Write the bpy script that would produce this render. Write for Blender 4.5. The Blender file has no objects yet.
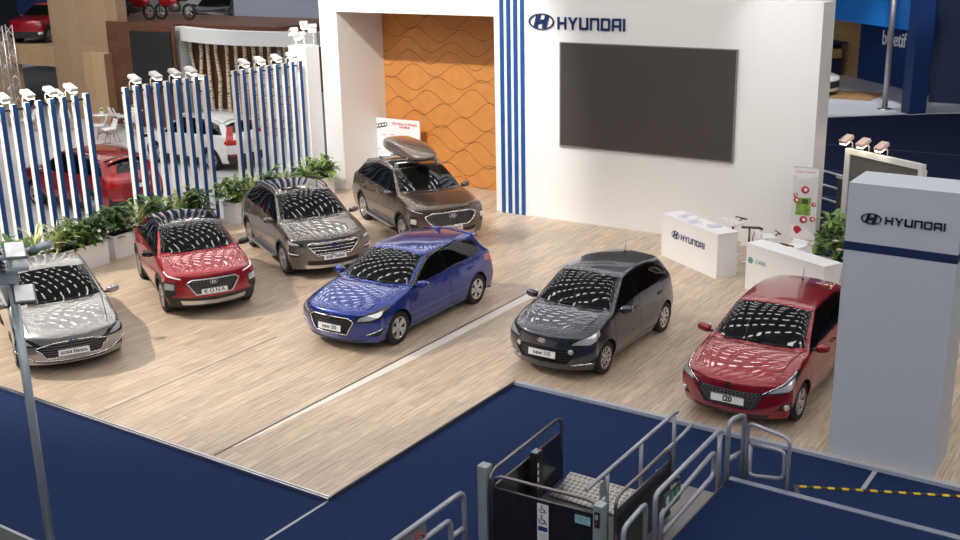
import bpy, bmesh, math, random
from mathutils import Vector, Matrix
from mathutils.bvhtree import BVHTree
PI = math.pi
random.seed(7)
SC = bpy.context.scene
COL = SC.collection

# ------------------------------------------------------------------ materials
MATS = {}
def mat(name, col=(.5, .5, .5), rough=.5, metal=0., coat=0., emit=None, estr=0., spec=.5, noise=0., nscale=8., bump=0., bscale=60.):
    if name in MATS:
        return MATS[name]
    m = bpy.data.materials.new(name); m.use_nodes = True
    nt = m.node_tree; b = nt.nodes['Principled BSDF']
    b.inputs['Base Color'].default_value = (*col, 1)
    b.inputs['Roughness'].default_value = rough
    b.inputs['Metallic'].default_value = metal
    b.inputs['Coat Weight'].default_value = coat
    b.inputs['Coat Roughness'].default_value = .02
    b.inputs['Specular IOR Level'].default_value = spec
    if emit:
        b.inputs['Emission Color'].default_value = (*emit, 1)
        b.inputs['Emission Strength'].default_value = estr
    if noise or bump:
        tc = nt.nodes.new('ShaderNodeTexCoord')
    if noise:
        n = nt.nodes.new('ShaderNodeTexNoise'); n.inputs['Scale'].default_value = nscale; n.inputs['Detail'].default_value = 4
        nt.links.new(tc.outputs['Object'], n.inputs['Vector'])
        r = nt.nodes.new('ShaderNodeMapRange'); r.inputs['From Min'].default_value = .3; r.inputs['From Max'].default_value = .7
        r.inputs['To Min'].default_value = 1 - noise; r.inputs['To Max'].default_value = 1 + noise
        nt.links.new(n.outputs['Fac'], r.inputs['Value'])
        x = nt.nodes.new('ShaderNodeVectorMath'); x.operation = 'SCALE'; x.inputs[0].default_value = col
        nt.links.new(r.outputs['Result'], x.inputs['Scale'])
        nt.links.new(x.outputs['Vector'], b.inputs['Base Color'])
    if bump:
        n2 = nt.nodes.new('ShaderNodeTexNoise'); n2.inputs['Scale'].default_value = bscale
        nt.links.new(tc.outputs['Object'], n2.inputs['Vector'])
        bp = nt.nodes.new('ShaderNodeBump'); bp.inputs['Strength'].default_value = bump; bp.inputs['Distance'].default_value = .01
        nt.links.new(n2.outputs['Fac'], bp.inputs['Height']); nt.links.new(bp.outputs['Normal'], b.inputs['Normal'])
    MATS[name] = m
    return m

def wood_mat(name, c1, c2, cm, plank_l, plank_w, along='Y', rough=.35, grain=.25, mortar=.004, seed=0.):
    """planks by a brick texture plus stretched grain; along = world axis of the long side"""
    m = bpy.data.materials.new(name); m.use_nodes = True
    nt = m.node_tree; N = nt.nodes; Lk = nt.links; b = N['Principled BSDF']
    tc = N.new('ShaderNodeTexCoord'); sep = N.new('ShaderNodeSeparateXYZ'); Lk.new(tc.outputs['Object'], sep.inputs[0])
    com = N.new('ShaderNodeCombineXYZ')
    order = {'Y': ('Y', 'X'), 'X': ('X', 'Y'), 'Z': ('Z', 'X'), 'XZ': ('X', 'Z')}[along]
    Lk.new(sep.outputs[order[0]], com.inputs['X']); Lk.new(sep.outputs[order[1]], com.inputs['Y'])
    br = N.new('ShaderNodeTexBrick'); br.inputs['Scale'].default_value = 1
    br.inputs['Brick Width'].default_value = plank_l; br.inputs['Row Height'].default_value = plank_w
    br.inputs['Mortar Size'].default_value = mortar; br.inputs['Color1'].default_value = (*c1, 1); br.inputs['Color2'].default_value = (*c2, 1)
    br.inputs['Mortar'].default_value = (*cm, 1); br.offset = .37; br.inputs['Bias'].default_value = -.1
    Lk.new(com.outputs[0], br.inputs['Vector'])
    mp = N.new('ShaderNodeMapping'); mp.inputs['Scale'].default_value = (1.1, 14, 1); mp.inputs['Location'].default_value = (seed, seed, 0)
    Lk.new(com.outputs[0], mp.inputs['Vector'])
    ns = N.new('ShaderNodeTexNoise'); ns.inputs['Scale'].default_value = 1.5; ns.inputs['Detail'].default_value = 5; ns.inputs['Roughness'].default_value = .62
    Lk.new(mp.outputs[0], ns.inputs['Vector'])
    mr = N.new('ShaderNodeMapRange'); mr.inputs['From Min'].default_value = .35; mr.inputs['From Max'].default_value = .65
    mr.inputs['To Min'].default_value = 1 - grain; mr.inputs['To Max'].default_value = 1 + grain * .6
    Lk.new(ns.outputs['Fac'], mr.inputs['Value'])
    mx = N.new('ShaderNodeVectorMath'); mx.operation = 'SCALE'
    Lk.new(br.outputs['Color'], mx.inputs[0]); Lk.new(mr.outputs[0], mx.inputs['Scale'])
    Lk.new(mx.outputs[0], b.inputs['Base Color'])
    b.inputs['Roughness'].default_value = rough
    MATS[name] = m
    return m

def glass_mat(name, tint=(.02, .025, .025), through=.3, thcol=(.55, .6, .58), rough=.015):
    """tinted car glass: glossy dark surface that lets a little of the cabin through"""
    m = bpy.data.materials.new(name); m.use_nodes = True
    nt = m.node_tree; N = nt.nodes; b = N['Principled BSDF']; out = N['Material Output']
    b.inputs['Base Color'].default_value = (*tint, 1); b.inputs['Roughness'].default_value = rough
    b.inputs['IOR'].default_value = 1.6
    tr = N.new('ShaderNodeBsdfTransparent'); tr.inputs['Color'].default_value = (*thcol, 1)
    mx = N.new('ShaderNodeMixShader'); mx.inputs['Fac'].default_value = through
    nt.links.new(b.outputs[0], mx.inputs[1]); nt.links.new(tr.outputs[0], mx.inputs[2]); nt.links.new(mx.outputs[0], out.inputs['Surface'])
    MATS[name] = m
    return m

WHITE = mat('white_paint', (.80, .79, .78), .45)
WHITEL = mat('white_laminate', (.82, .82, .83), .3)
CHROME = mat('chrome', (.82, .82, .84), .12, 1)
BLACKP = mat('black_plastic', (.012, .012, .013), .5)
GLOSSB = mat('gloss_black', (.006, .006, .007), .08, 0, .6)
RUBBER = mat('rubber', (.012, .012, .012), .75)
DARKIN = mat('dark_interior', (.02, .02, .022), .7)
SEATM = mat('seat_cloth', (.05, .05, .055), .8)
STEEL = mat('brushed_steel', (.45, .44, .44), .35, 1)
ALU = mat('aluminium', (.62, .63, .65), .3, 1)
RAILM = mat('grey_rail_paint', (.33, .35, .40), .35, .3)
NAVYS = mat('navy_vinyl', (.008, .02, .085), .45)
BLUES = mat('blue_vinyl', (.009, .075, .265), .4)
LENS = mat('clear_lens', (.75, .77, .8), .06, .55, 1)
LEDW = mat('led_white', (.9, .93, 1), .2, 0, 0, (.9, .95, 1), .25)
HOUS = mat('lamp_housing', (.03, .03, .035), .12, .4, 1)
TAIL = mat('tail_lamp_red', (.45, .006, .006), .1, 0, 1)
PLATEW = mat('plate_white', (.85, .85, .86), .35)
CLAD = mat('grey_cladding', (.02, .02, .021), .55)
GLASS = glass_mat('tinted_glass', (.004, .005, .005), .16, (.4, .46, .44))
GLASSD = glass_mat('dark_glass', (.003, .003, .003), .06, (.3, .3, .3))

# ------------------------------------------------------------------ mesh helpers
def rotm(rx=0, ry=0, rz=0):
    return Matrix.Rotation(rz, 4, 'Z') @ Matrix.Rotation(ry, 4, 'Y') @ Matrix.Rotation(rx, 4, 'X')

class MB:
    def __init__(s): s.bm = bmesh.new(); s.sm = []
    def v(s, p): return s.bm.verts.new(p)
    def face(s, vs, smooth=False):
        try:
            f = s.bm.faces.new(vs); f.smooth = smooth; return f
        except ValueError: return None
    def box(s, x0, x1, y0, y1, z0, z1, M=None, bev=0.):
        P = [(x, y, z) for x in (x0, x1) for y in (y0, y1) for z in (z0, z1)]
        V = [s.v(M @ Vector(p) if M else p) for p in P]
        F = [s.face([V[i] for i in q]) for q in ((0, 1, 3, 2), (4, 6, 7, 5), (0, 4, 5, 1), (2, 3, 7, 6), (0, 2, 6, 4), (1, 5, 7, 3))]
        if bev:
            E = list({e for f in F for e in f.edges})
            bmesh.ops.bevel(s.bm, geom=E, offset=bev, segments=2, affect='EDGES', profile=.5)
        return s
    def prism(s, poly, d0, d1, M=None):
        """poly in local XZ, extruded along Y from d0 to d1"""
        A = [s.v(M @ Vector((x, d0, z)) if M else (x, d0, z)) for x, z in poly]
        B = [s.v(M @ Vector((x, d1, z)) if M else (x, d1, z)) for x, z in poly]
        n = len(poly); s.face(A); s.face(B[::-1])
        for i in range(n): s.face([A[i], B[i], B[(i + 1) % n], A[(i + 1) % n]])
        return s
    def tube(s, pts, r, n=8, closed=False, cap=True):
        pts = [Vector(p) for p in pts]; rings = []; up = None; k = len(pts)
        for i, p in enumerate(pts):
            a = pts[i - 1] if (i > 0 or closed) else p; b = pts[(i + 1) % k] if (i < k - 1 or closed) else p
            d = (b - a).normalized()
            if up is None:
                up = Vector((0, 0, 1)) if abs(d.z) < .9 else Vector((1, 0, 0))
            side = d.cross(up)
            if side.length < 1e-6: side = d.orthogonal()
            side.normalize(); up = side.cross(d).normalized()
            rr = r[i] if isinstance(r, (list, tuple)) else r
            rings.append([s.v(p + (side * math.cos(2 * PI * j / n) + up * math.sin(2 * PI * j / n)) * rr) for j in range(n)])
        for i in range(k if closed else k - 1):
            A, B = rings[i], rings[(i + 1) % k]
            for j in range(n): s.face([A[j], A[(j + 1) % n], B[(j + 1) % n], B[j]], True)
        if cap and not closed: s.face(rings[0][::-1]); s.face(rings[-1])
        return s
    def lathe(s, prof, n=24, M=None, smooth=True):
        """prof = [(r, z)...] about local Z"""
        rings = []
        for r, z in prof:
            if r < 1e-6: rings.append([s.v(M @ Vector((0, 0, z)) if M else (0, 0, z))])
            else: rings.append([s.v((M @ Vector((r * math.cos(2 * PI * j / n), r * math.sin(2 * PI * j / n), z))) if M else (r * math.cos(2 * PI * j / n), r * math.sin(2 * PI * j / n), z)) for j in range(n)])
        for A, B in zip(rings, rings[1:]):
            for j in range(n):
                q = (j + 1) % n
                if len(A) == 1 and len(B) == 1: continue
                if len(A) == 1: s.face([A[0], B[q], B[j]][::-1], smooth)
                elif len(B) == 1: s.face([A[j], A[q], B[0]], smooth)
                else: s.face([A[j], A[q], B[q], B[j]], smooth)
        return s
    def cyl(s, p0, p1, r, n=12, r1=None): return s.tube([p0, p1], [r, r if r1 is None else r1], n)
    def ell(s, c, rx, ry, rz, e=1., M=None, nu=16, nv=10):
        def pw(a): return math.copysign(abs(a) ** e, a)
        rings = []
        for i in range(nv + 1):
            t = -PI / 2 + PI * i / nv; rings.append([])
            for j in range(nu):
                u = 2 * PI * j / nu
                p = Vector((c[0] + rx * pw(math.cos(t)) * pw(math.cos(u)), c[1] + ry * pw(math.cos(t)) * pw(math.sin(u)), c[2] + rz * pw(math.sin(t))))
                rings[-1].append(s.v(M @ p if M else p))
                if i in (0, nv): break
        for A, B in zip(rings, rings[1:]):
            for j in range(nu):
                q = (j + 1) % nu
                if len(A) == 1: s.face([A[0], B[q], B[j]], True)
                elif len(B) == 1: s.face([A[j], A[q], B[0]], True)
                else: s.face([A[j], A[q], B[q], B[j]], True)
        return s
    def build(s, name, m, parent=None, fix=True):
        if fix: bmesh.ops.recalc_face_normals(s.bm, faces=s.bm.faces)
        me = bpy.data.meshes.new(name); s.bm.to_mesh(me); s.bm.free()
        for mm in (m if isinstance(m, (list, tuple)) else [m]): me.materials.append(mm)
        o = bpy.data.objects.new(name, me); COL.objects.link(o)
        if parent: o.parent = parent
        return o

def tag(o, label=None, cat=None, group=None, kind=None):
    if label: o['label'] = label
    if cat: o['category'] = cat
    if group: o['group'] = group
    if kind: o['kind'] = kind
    return o
def empty(name, loc=(0, 0, 0), rz=0, label=None, cat=None, group=None):
    o = bpy.data.objects.new(name, None); COL.objects.link(o); o.location = loc; o.rotation_euler = (0, 0, rz); o.empty_display_size = .1
    return tag(o, label, cat, group)
def struct(name, mb, m):
    return tag(mb.build(name, m), kind='structure')
def copy_tree(o, parent=None):
    c = o.copy(); COL.objects.link(c)
    if parent: c.parent = parent
    for ch in list(o.children): copy_tree(ch, c)
    return c
def relabel(o, label): o['label'] = label; return o
ORD = ['first', 'second', 'third', 'fourth', 'fifth', 'sixth', 'seventh', 'eighth', 'ninth', 'tenth', 'eleventh', 'twelfth', 'thirteenth', 'fourteenth', 'fifteenth', 'sixteenth']

def text(name, body, size, M, m, parent=None, ext=.002, align='CENTER', bold=0., sx=1.):
    c = bpy.data.curves.new(name, 'FONT'); c.body = body; c.size = size; c.extrude = ext; c.align_x = align; c.align_y = 'CENTER'; c.offset = bold
    o = bpy.data.objects.new(name, c); COL.objects.link(o)
    dg = bpy.context.evaluated_depsgraph_get(); dg.update()
    me = bpy.data.meshes.new_from_object(o.evaluated_get(dg)); bpy.data.objects.remove(o); bpy.data.curves.remove(c)
    me.materials.clear(); me.materials.append(m)
    me.transform(M @ Matrix.Diagonal((sx, 1, 1, 1)))
    o = bpy.data.objects.new(name, me); COL.objects.link(o)
    if parent: o.parent = parent
    return o
def face_mat(origin, xdir, ydir):
    """matrix whose local XY plane is the face (x right, y up)"""
    x = Vector(xdir).normalized(); y = Vector(ydir); z = x.cross(y).normalized(); y = z.cross(x)
    M = Matrix((x, y, z)).transposed().to_4x4(); M.translation = Vector(origin); return M

# wide geometric lettering, one stroke polygon list per letter on a 1 x 1 cell
S_ = .2
def lett(ch):
    s = .21
    if ch == 'H': return 1., [[(0, 0), (s, 0), (s, 1), (0, 1)], [(1 - s, 0), (1, 0), (1, 1), (1 - s, 1)], [(s, .40), (1 - s, .40), (1 - s, .60), (s, .60)]]
    if ch == 'Y': return 1.08, [[(.54 - s / 2, 0), (.54 + s / 2, 0), (.54 + s / 2, .42), (.54 - s / 2, .42)], [(0, 1), (.25, 1), (.54 + .06, .50), (.54 + s / 2, .42), (.54 - s / 2, .42)], [(1.08, 1), (.83, 1), (.54 - .06, .50), (.54 - s / 2, .42), (.54 + s / 2, .42)]]
    if ch == 'U': return 1., [[(0, .1), (s, .1), (s, 1), (0, 1)], [(1 - s, .1), (1, .1), (1, 1), (1 - s, 1)], [(0, .1), (.08, 0), (.92, 0), (1, .1), (1, .21), (0, .21)]]
    if ch == 'N': return 1., [[(0, 0), (s, 0), (s, .9), (0, 1)], [(1 - s, 0), (1, 0), (1, .9), (1 - s, .9)], [(0, .80), (1, .80), (1, .9), (.92, 1), (0, 1)]]
    if ch == 'D': return 1., [[(0, 0), (s, 0), (s, 1), (0, 1)], [(s, 0), (.9, 0), (1, .1), (1, .2), (s, .2)], [(s, .8), (1, .8), (1, .9), (.9, 1), (s, 1)], [(1 - s, .2), (1, .2), (1, .8), (1 - s, .8)]]
    if ch == 'A': return 1., [[(0, 0), (s, 0), (s, .8), (0, .8)], [(1 - s, 0), (1, 0), (1, .8), (1 - s, .8)], [(0, .8), (1, .8), (1, 1), (.12, 1), (0, .9)], [(s, .30), (1 - s, .30), (1 - s, .48), (s, .48)]]
    if ch == 'I': return s, [[(0, 0), (s, 0), (s, 1), (0, 1)]]
def word_mesh(mb, word, M, h, wfac=1., gap=.22, d=.03):
    x = 0
    for ch in word:
        w, polys = lett(ch)
        for P in polys:
            A = [mb.v(M @ Vector(((x + a) * h * wfac, b * h, 0))) for a, b in P]; B = [mb.v(M @ Vector(((x + a) * h * wfac, b * h, d))) for a, b in P]
            n = len(P); mb.face(A[::-1]); mb.face(B)
            for i in range(n): mb.face([A[i], A[(i + 1) % n], B[(i + 1) % n], B[i]])
        x += w + gap
    return x * h * wfac
def oval_h(mb, M, w, h, d=.02, t=.09, n=28):
    """slanted H in an oval ring, centred, on the local XY plane of M"""
    rings = []
    for k, z in ((0, 0), (0, d), (1, d), (1, 0)):
        q = (1 - t * 1.0 if k else 1); qh = (1 - t * 1.25 if k else 1)
        rings.append([mb.v(M @ Vector((w / 2 * q * math.cos(2 * PI * i / n), h / 2 * qh * math.sin(2 * PI * i / n), z))) for i in range(n)])
    for A, B in zip(rings, rings[1:] + rings[:1]):
        for i in range(n): mb.face([A[i], A[(i + 1) % n], B[(i + 1) % n], B[i]])
    def poly(P):
        A = [mb.v(M @ Vector((a * w, b * h, 0))) for a, b in P]; B = [mb.v(M @ Vector((a * w, b * h, d))) for a, b in P]; m = len(P)
        mb.face(A[::-1]); mb.face(B)
        for i in range(m): mb.face([A[i], A[(i + 1) % m], B[(i + 1) % m], B[i]])
    poly([(-.30, -.33), (-.17, -.42), (-.02, .40), (-.19, .42)])
    poly([(.02, -.40), (.19, -.42), (.30, .33), (.17, .42)])
    poly([(-.20, -.10), (.0, -.13), (.20, .10), (.0, .13)])
# ------------------------------------------------------------------ cars
def lerp(a, b, t): return a + (b - a) * t
def crv(pts, x):
    """piecewise linear through (x, y) pairs, x ascending"""
    if x <= pts[0][0]: return pts[0][1]
    for (a, b), (c, d) in zip(pts, pts[1:]):
        if x <= c: return lerp(b, d, (x - a) / (c - a))
    return pts[-1][1]

def subdiv(verts, faces, creases, level):
    me = bpy.data.meshes.new('t'); me.from_pydata(verts, [], faces); me.update()
    if creases:
        at = me.attributes.new('crease_edge', 'FLOAT', 'EDGE')
        for i, e in enumerate(me.edges):
            at.data[i].value = creases.get(tuple(sorted(e.vertices)), 0.)
    o = bpy.data.objects.new('t', me); COL.objects.link(o)
    md = o.modifiers.new('s', 'SUBSURF'); md.levels = level; md.render_levels = level
    dg = bpy.context.evaluated_depsgraph_get(); dg.update()
    ev = o.evaluated_get(dg); r = ev.to_mesh()
    vs = [v.co.copy() for v in r.vertices]; fs = [tuple(p.vertices) for p in r.polygons]
    ev.to_mesh_clear(); bpy.data.objects.remove(o); bpy.data.meshes.remove(me)
    return vs, fs

def car_net(p):
    """half control net: top columns c, h, r, s and side rows mid, low, sill, plus the front and rear faces"""
    W2 = p['W'] / 2; F, R = p['F'], p['R']; fa, ra = p['wb'] / 2, -p['wb'] / 2
    zh0, zh1, xc, xh, H = p['zh0'], p['zh1'], p['xc'], p['xh'], p['H']
    wr, wb = p['wr'], p['wbelt']
    xm = (xc + xh) / 2; zhd = p['zhd']
    st = []
    def hood(x):
        t = (F - x) / (F - xc); return zh0 + (zh1 - zh0) * (t ** .75)
    xs = [F - .03, F - .2, fa + .12, (fa + xc) / 2 - .05, xc, xm, xh, (xh + p['xre']) * .4 + .03, (xh + p['xre']) * .78, p['xre'], p['xg'], R + .04]
    cz = [zh0, hood(F - .2) + .012, hood(fa + .12) + .015, hood((fa + xc) / 2 - .05) + .01, zh1, lerp(zh1, zhd, .53) + .02, zhd, H, lerp(H, p['zre'], .45) + .012, p['zre'], p['zg'], p['zt']]
    ry = [W2 * .58, W2 * .63, W2 * .69, W2 * .74, wr + .125, wr + .065, wr, wr + .0, wr - .01, wr - .04, wr + .05, W2 * .68]
    rd = [.0, .012, .01, .008, .02, .04, .055, .06, .065, .065, .045, .02]
    belt = lambda x: crv([(R, p['zb1']), (p['xre'], p['zb1'] - .01), (xc, p['zb0']), (F, p['zb0'])], x)
    sy, sz = [], []
    for i, x in enumerate(xs):
        if i < 4: sz.append(cz[i] - (.055 if i else .035) - .01 * i); sy.append(W2 * (.915, .925, .935, .94)[i])
        elif i == 11: sz.append(min(p['zt'] - .05, belt(x))); sy.append(W2 * .84)
        else: sz.append(belt(x)); sy.append(crv([(R, W2 * .86), (p['xre'], wb), (xc, wb), (F, wb)], x))
    nose = lambda y: p['nose'] * .86 * (abs(y) / W2) ** 2.8
    tail = lambda y: p.get('tailr', .32) * (abs(y) / W2) ** 2.6
    V, idx = [], {}
    def add(k, q): idx[k] = len(V); V.append(Vector(q))
    n = len(xs)
    cow = {3: .06, 4: .17, 5: .11, 6: .06, 9: -.05, 10: -.09, 11: 0}
    for i, x in enumerate(xs):
        ys = [0, ry[i] * .52, ry[i], sy[i]]; zs = [cz[i], cz[i] - rd[i] * .28, cz[i] - rd[i], sz[i]]
        for j in range(4):
            dx = -cow.get(i, 0) * (ys[j] / W2) ** 2 if j < 3 else (-.10 if i == 4 else -cow.get(i, 0) * .6 if i in (5, 6) else 0)
            if i == 0: dx = -nose(ys[j])
            if i == 1: dx = -nose(ys[j]) * .75
            if i == n - 1: dx = tail(ys[j])
            if i == n - 2: dx += tail(ys[j]) * .3
            add((i, j), (x + dx, ys[j], zs[j]))
        pin = crv([(R, .925), (R + .35, .975), (ra, 1.0), (fa, 1.0), (F - .35, .985), (F, .945)], x + (-nose(sy[i]) if i == 0 else 0))
        fl = .012 if abs(x - fa) < .25 or abs(x - ra) < .3 else 0
        zm = p['zmid']
        dxs = -nose(W2 * .92) if i == 0 else (-nose(W2 * .9) * .7 if i == 1 else (tail(W2 * .9) if i == n - 1 else 0))
        add((i, 4), (x + dxs, W2 * pin + fl, min(zm, sz[i] - .12)))
        add((i, 5), (x + dxs, (W2 - .012) * pin + fl, p['zlow']))
        add((i, 6), (x + dxs + (-.03 if i == 0 else .03 if i == n - 1 else 0), (W2 - .07) * pin, p['zsill']))
    # front and rear faces, columns 0..2 (column 3 is the corner of the profile)
    for row, z, fx, bx in ((4, p['zmid'] if zh0 - p['zmid'] > .14 else zh0 - .16, p['bul'][0], .0), (5, p['zlow'], p['bul'][1], p.get('rbul', -.03)), (6, p['zsill'], p['bul'][2], .03)):
        for j, yf in ((0, 0), (1, .31), (2, .62)):
            y = yf * W2
            add(('f', row, j), (F + fx - nose(y), y, z))
            zz = z if row != 4 else min(z + .12, p['zt'] - .15)
            add(('b', row, j), (R + bx + tail(y), y, zz))
    # quads
    Q = []
    for i in range(n - 1):
        for j in range(6): Q.append([idx[i, j], idx[i, j + 1], idx[i + 1, j + 1], idx[i + 1, j]])
    for side, ii in (('f', 0), ('b', n - 1)):
        def g(row, col):
            if row == 3: return idx[ii, col]
            if col == 3: return idx[ii, row]
            return idx[side, row, col]
        for row in (3, 4, 5):
            for col in range(3):
                q = [g(row, col), g(row, col + 1), g(row + 1, col + 1), g(row + 1, col)]
                Q.append(q[::-1] if side == 'f' else q)
    cre = {}
    def cr(a, b, v): cre[tuple(sorted((a, b)))] = v
    for i in range(n - 1):
        cr(idx[i, 3], idx[i + 1, 3], .35 if i >= 4 else .25); cr(idx[i, 2], idx[i + 1, 2], .3)
        cr(idx[i, 4], idx[i + 1, 4], p.get('cr_mid', .3)); cr(idx[i, 5], idx[i + 1, 5], .2)
    for j in range(3):
        cr(idx[4, j], idx[4, j + 1], .75); cr(idx[6, j], idx[6, j + 1], .35); cr(idx[9, j], idx[9, j + 1], .55); cr(idx[0, j], idx[0, j + 1], .3)
    return V, Q, cre

def mirror_net(V, Q, cre):
    m = {}; VV = list(V)
    for i, v in enumerate(V):
        if abs(v.y) < 1e-9: m[i] = i
        else: m[i] = len(VV); VV.append(Vector((v.x, -v.y, v.z)))
    QQ = [list(q) for q in Q] + [[m[a] for a in q][::-1] for q in Q]
    c2 = dict(cre); c2.update({tuple(sorted((m[a], m[b]))): v for (a, b), v in cre.items()})
    return VV, QQ, c2

def pip(x, y, P):
    r = False; n = len(P); j = n - 1
    for i in range(n):
        a, b = P[i]; c, d = P[j]
        if (b > y) != (d > y) and x < (c - a) * (y - b) / (d - b) + a: r = not r
        j = i
    return r

class Shell:
    def __init__(s, p, level):
        s.p = p
        V, Q, cre = car_net(p); VV, QQ, c2 = mirror_net(V, Q, cre)
        tgt = [v.copy() for v in VV]; ctl = [v.copy() for v in VV]
        for _ in range(2):
            vs, fs = subdiv(ctl, QQ, c2, 2)
            for k in range(len(tgt)): ctl[k] = ctl[k] + (tgt[k] - vs[k]) * .6
        vs, fs = subdiv(ctl, QQ, c2, level)
        nb = [set() for _ in vs]
        for f in fs:
            for a, c in zip(f, f[1:] + f[:1]): nb[a].add(c); nb[c].add(a)
        def relax(sel, k, fac=.5):
            for _ in range(k):
                new = {i: vs[i].lerp(sum((vs[j] for j in nb[i]), Vector()) / len(nb[i]), fac) for i in sel}
                for i, q in new.items(): vs[i] = q
        inner = [i for i in range(len(vs)) if len(nb[i]) >= 3 and vs[i].z > p['zsill'] + .06]
        relax(inner, 2 if level > 2 else 1)
        if level > 2:
            W2 = p['W'] / 2
            relax([i for i in inner if p['xc'] + .02 - .2 * (vs[i].y / W2) ** 2 < vs[i].x < p['F'] - .22 and abs(vs[i].y) < W2 * .72 and vs[i].z > p['zh0'] - .1], 45)
            relax([i for i in inner if p['xre'] + .08 < vs[i].x < p['xh'] - .06 and abs(vs[i].y) < p['wr'] * .93 and vs[i].z > p['H'] - .2], 30)
            relax([i for i in inner if p['xh'] + .05 < vs[i].x < p['xc'] - .16 and abs(vs[i].y) < p['wr'] * 1.0 and vs[i].z > p['zh1'] - .02], 10)
        s.bvh = BVHTree.FromPolygons(vs, fs)
        bm = bmesh.new(); bv = [bm.verts.new(v) for v in vs]
        for f in fs:
            if sum(vs[i].y for i in f) / len(f) > 0: bm.faces.new([bv[i] for i in f])
        bmesh.ops.delete(bm, geom=[v for v in bm.verts if not v.link_faces], context='VERTS')
        bmesh.ops.recalc_face_normals(bm, faces=bm.faces)
        # normals must point outwards
        t = sum(f.normal.y * f.calc_area() for f in bm.faces)
        if t < 0: bmesh.ops.reverse_faces(bm, faces=bm.faces)
        s.bm = bm; s.tg = bm.faces.layers.int.new('tg'); s.names = ['body']
        s.F, s.R = p['F'], p['R']
        q = math.sqrt(.5)
        fl = s.F * q; rl = -s.R * q
        s.proj = {'front': ((0, 1, 0), 0, (0, 0, 1), 0), 'rear': ((0, 1, 0), 0, (0, 0, 1), 0), 'side': ((1, 0, 0), 0, (0, 0, 1), 0), 'top': ((1, 0, 0), 0, (0, 1, 0), 0),
                  'corner': ((-q, q, 0), fl, (0, 0, 1), 0), 'rcorner': ((q, q, 0), rl, (0, 0, 1), 0)}
    def mask(s, k):
        F, R = s.F, s.R
        return {'front': lambda c, n: c.x > F - .75 and n.x > .12 and n.z < .93, 'rear': lambda c, n: c.x < R + .8 and n.x < -.12,
                'side': lambda c, n: n.y > .35 and c.y > .3, 'top': lambda c, n: n.z > .3, 'ws': lambda c, n: n.x > .12 and n.z > .2 and c.z > s.p['zh1'] - .06 and c.x < s.p['xc'] + .3 and n.y < .62,
                'rw': lambda c, n: n.x < -.08 and c.z > s.p['zg'] - .2 and c.x < s.p['xre'] + .12 and n.y < .72,
                'corner': lambda c, n: c.x > F - 1.1 and (n.x > .05 or n.y > .3), 'rcorner': lambda c, n: c.x < R + .8 and (n.x < -.05 or n.y > .3)}[k]
    def imprint(s, poly, proj, name, mask=None):
        A, ca, B, cb = s.proj[proj if proj in s.proj else {'ws': 'front', 'rw': 'rear'}[proj]]
        A = Vector(A); B = Vector(B); mk = s.mask(mask or proj); bm = s.bm
        if name not in s.names: s.names.append(name)
        ti = s.names.index(name)
        lo = [min(q[k] for q in poly) - .002 for k in (0, 1)]; hi = [max(q[k] for q in poly) + .002 for k in (0, 1)]
        def cand(fs, lo, hi):
            r = []
            for f in fs:
                a = [A.dot(v.co) + ca for v in f.verts]; 
                if max(a) < lo[0] or min(a) > hi[0]: continue
                b = [B.dot(v.co) + cb for v in f.verts]
                if max(b) < lo[1] or min(b) > hi[1]: continue
                f.normal_update()
                if mk(f.calc_center_median(), f.normal): r.append(f)
            return r
        F = cand(bm.faces, lo, hi)
        n = len(poly)
        for i in range(n):
            p0, p1 = poly[i], poly[(i + 1) % n]
            dx, dy = p1[0] - p0[0], p1[1] - p0[1]
            if abs(dx) + abs(dy) < 1e-7: continue
            nx, ny = dy, -dx; no = A * nx + B * ny
            val = nx * (p0[0] - ca) + ny * (p0[1] - cb); co = no * (val / no.length_squared)
            l2 = [min(p0[k], p1[k]) - .001 for k in (0, 1)]; h2 = [max(p0[k], p1[k]) + .001 for k in (0, 1)]
            sub = cand(F, l2, h2)
            if not sub: continue
            geom = list({e for f in sub for e in f.edges}) + list({v for f in sub for v in f.verts}) + sub
            ss = set(sub)
            ret = bmesh.ops.bisect_plane(bm, geom=geom, dist=1e-5, plane_co=co, plane_no=no)
            F = [f for f in F if f.is_valid and f not in ss] + [g for g in ret['geom'] if isinstance(g, bmesh.types.BMFace)]
        for f in F:
            if not f.is_valid: continue
            f.normal_update(); c = f.calc_center_median()
            if pip(A.dot(c) + ca, B.dot(c) + cb, poly) and mk(c, f.normal): f[s.tg] = ti
    def strip(s, pts, proj, w=.011, name='gap', mask=None):
        for (x0, y0), (x1, y1) in zip(pts, pts[1:]):
            d = Vector((x1 - x0, y1 - y0)); d.normalize(); q = Vector((-d.y, d.x)) * w / 2
            s.imprint([(x0 + q.x, y0 + q.y), (x1 + q.x, y1 + q.y), (x1 - q.x, y1 - q.y), (x0 - q.x, y0 - q.y)], proj, name, mask)
    def hit(s, o, d):
        r = s.bvh.ray_cast(Vector(o), Vector(d)); return (r[0], r[1]) if r[0] else (None, None)
    def fr(s, y, z, off=.0):
        h, n = s.hit((s.F + 2, y, z), (-1, 0, 0))
        if h is None: h, n = Vector((s.F - .2, y, z)), Vector((1, 0, 0))
        if n.x < 0: n = -n
        return h + n * off, n
    def rr(s, y, z, off=0.):
        h, n = s.hit((s.R - 2, y, z), (1, 0, 0))
        if h is None: h, n = Vector((s.R, y, z)), Vector((-1, 0, 0))
        if n.x > 0: n = -n
        return h + n * off, n
    def sd(s, x, z, sg=1, off=0.):
        h, n = s.hit((x, 3 * sg, z), (0, -sg, 0))
        if h is None: h, n = Vector((x, s.p['W'] / 2 * sg, z)), Vector((0, sg, 0))
        if n.y * sg < 0: n = -n
        return h + n * off, n
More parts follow.
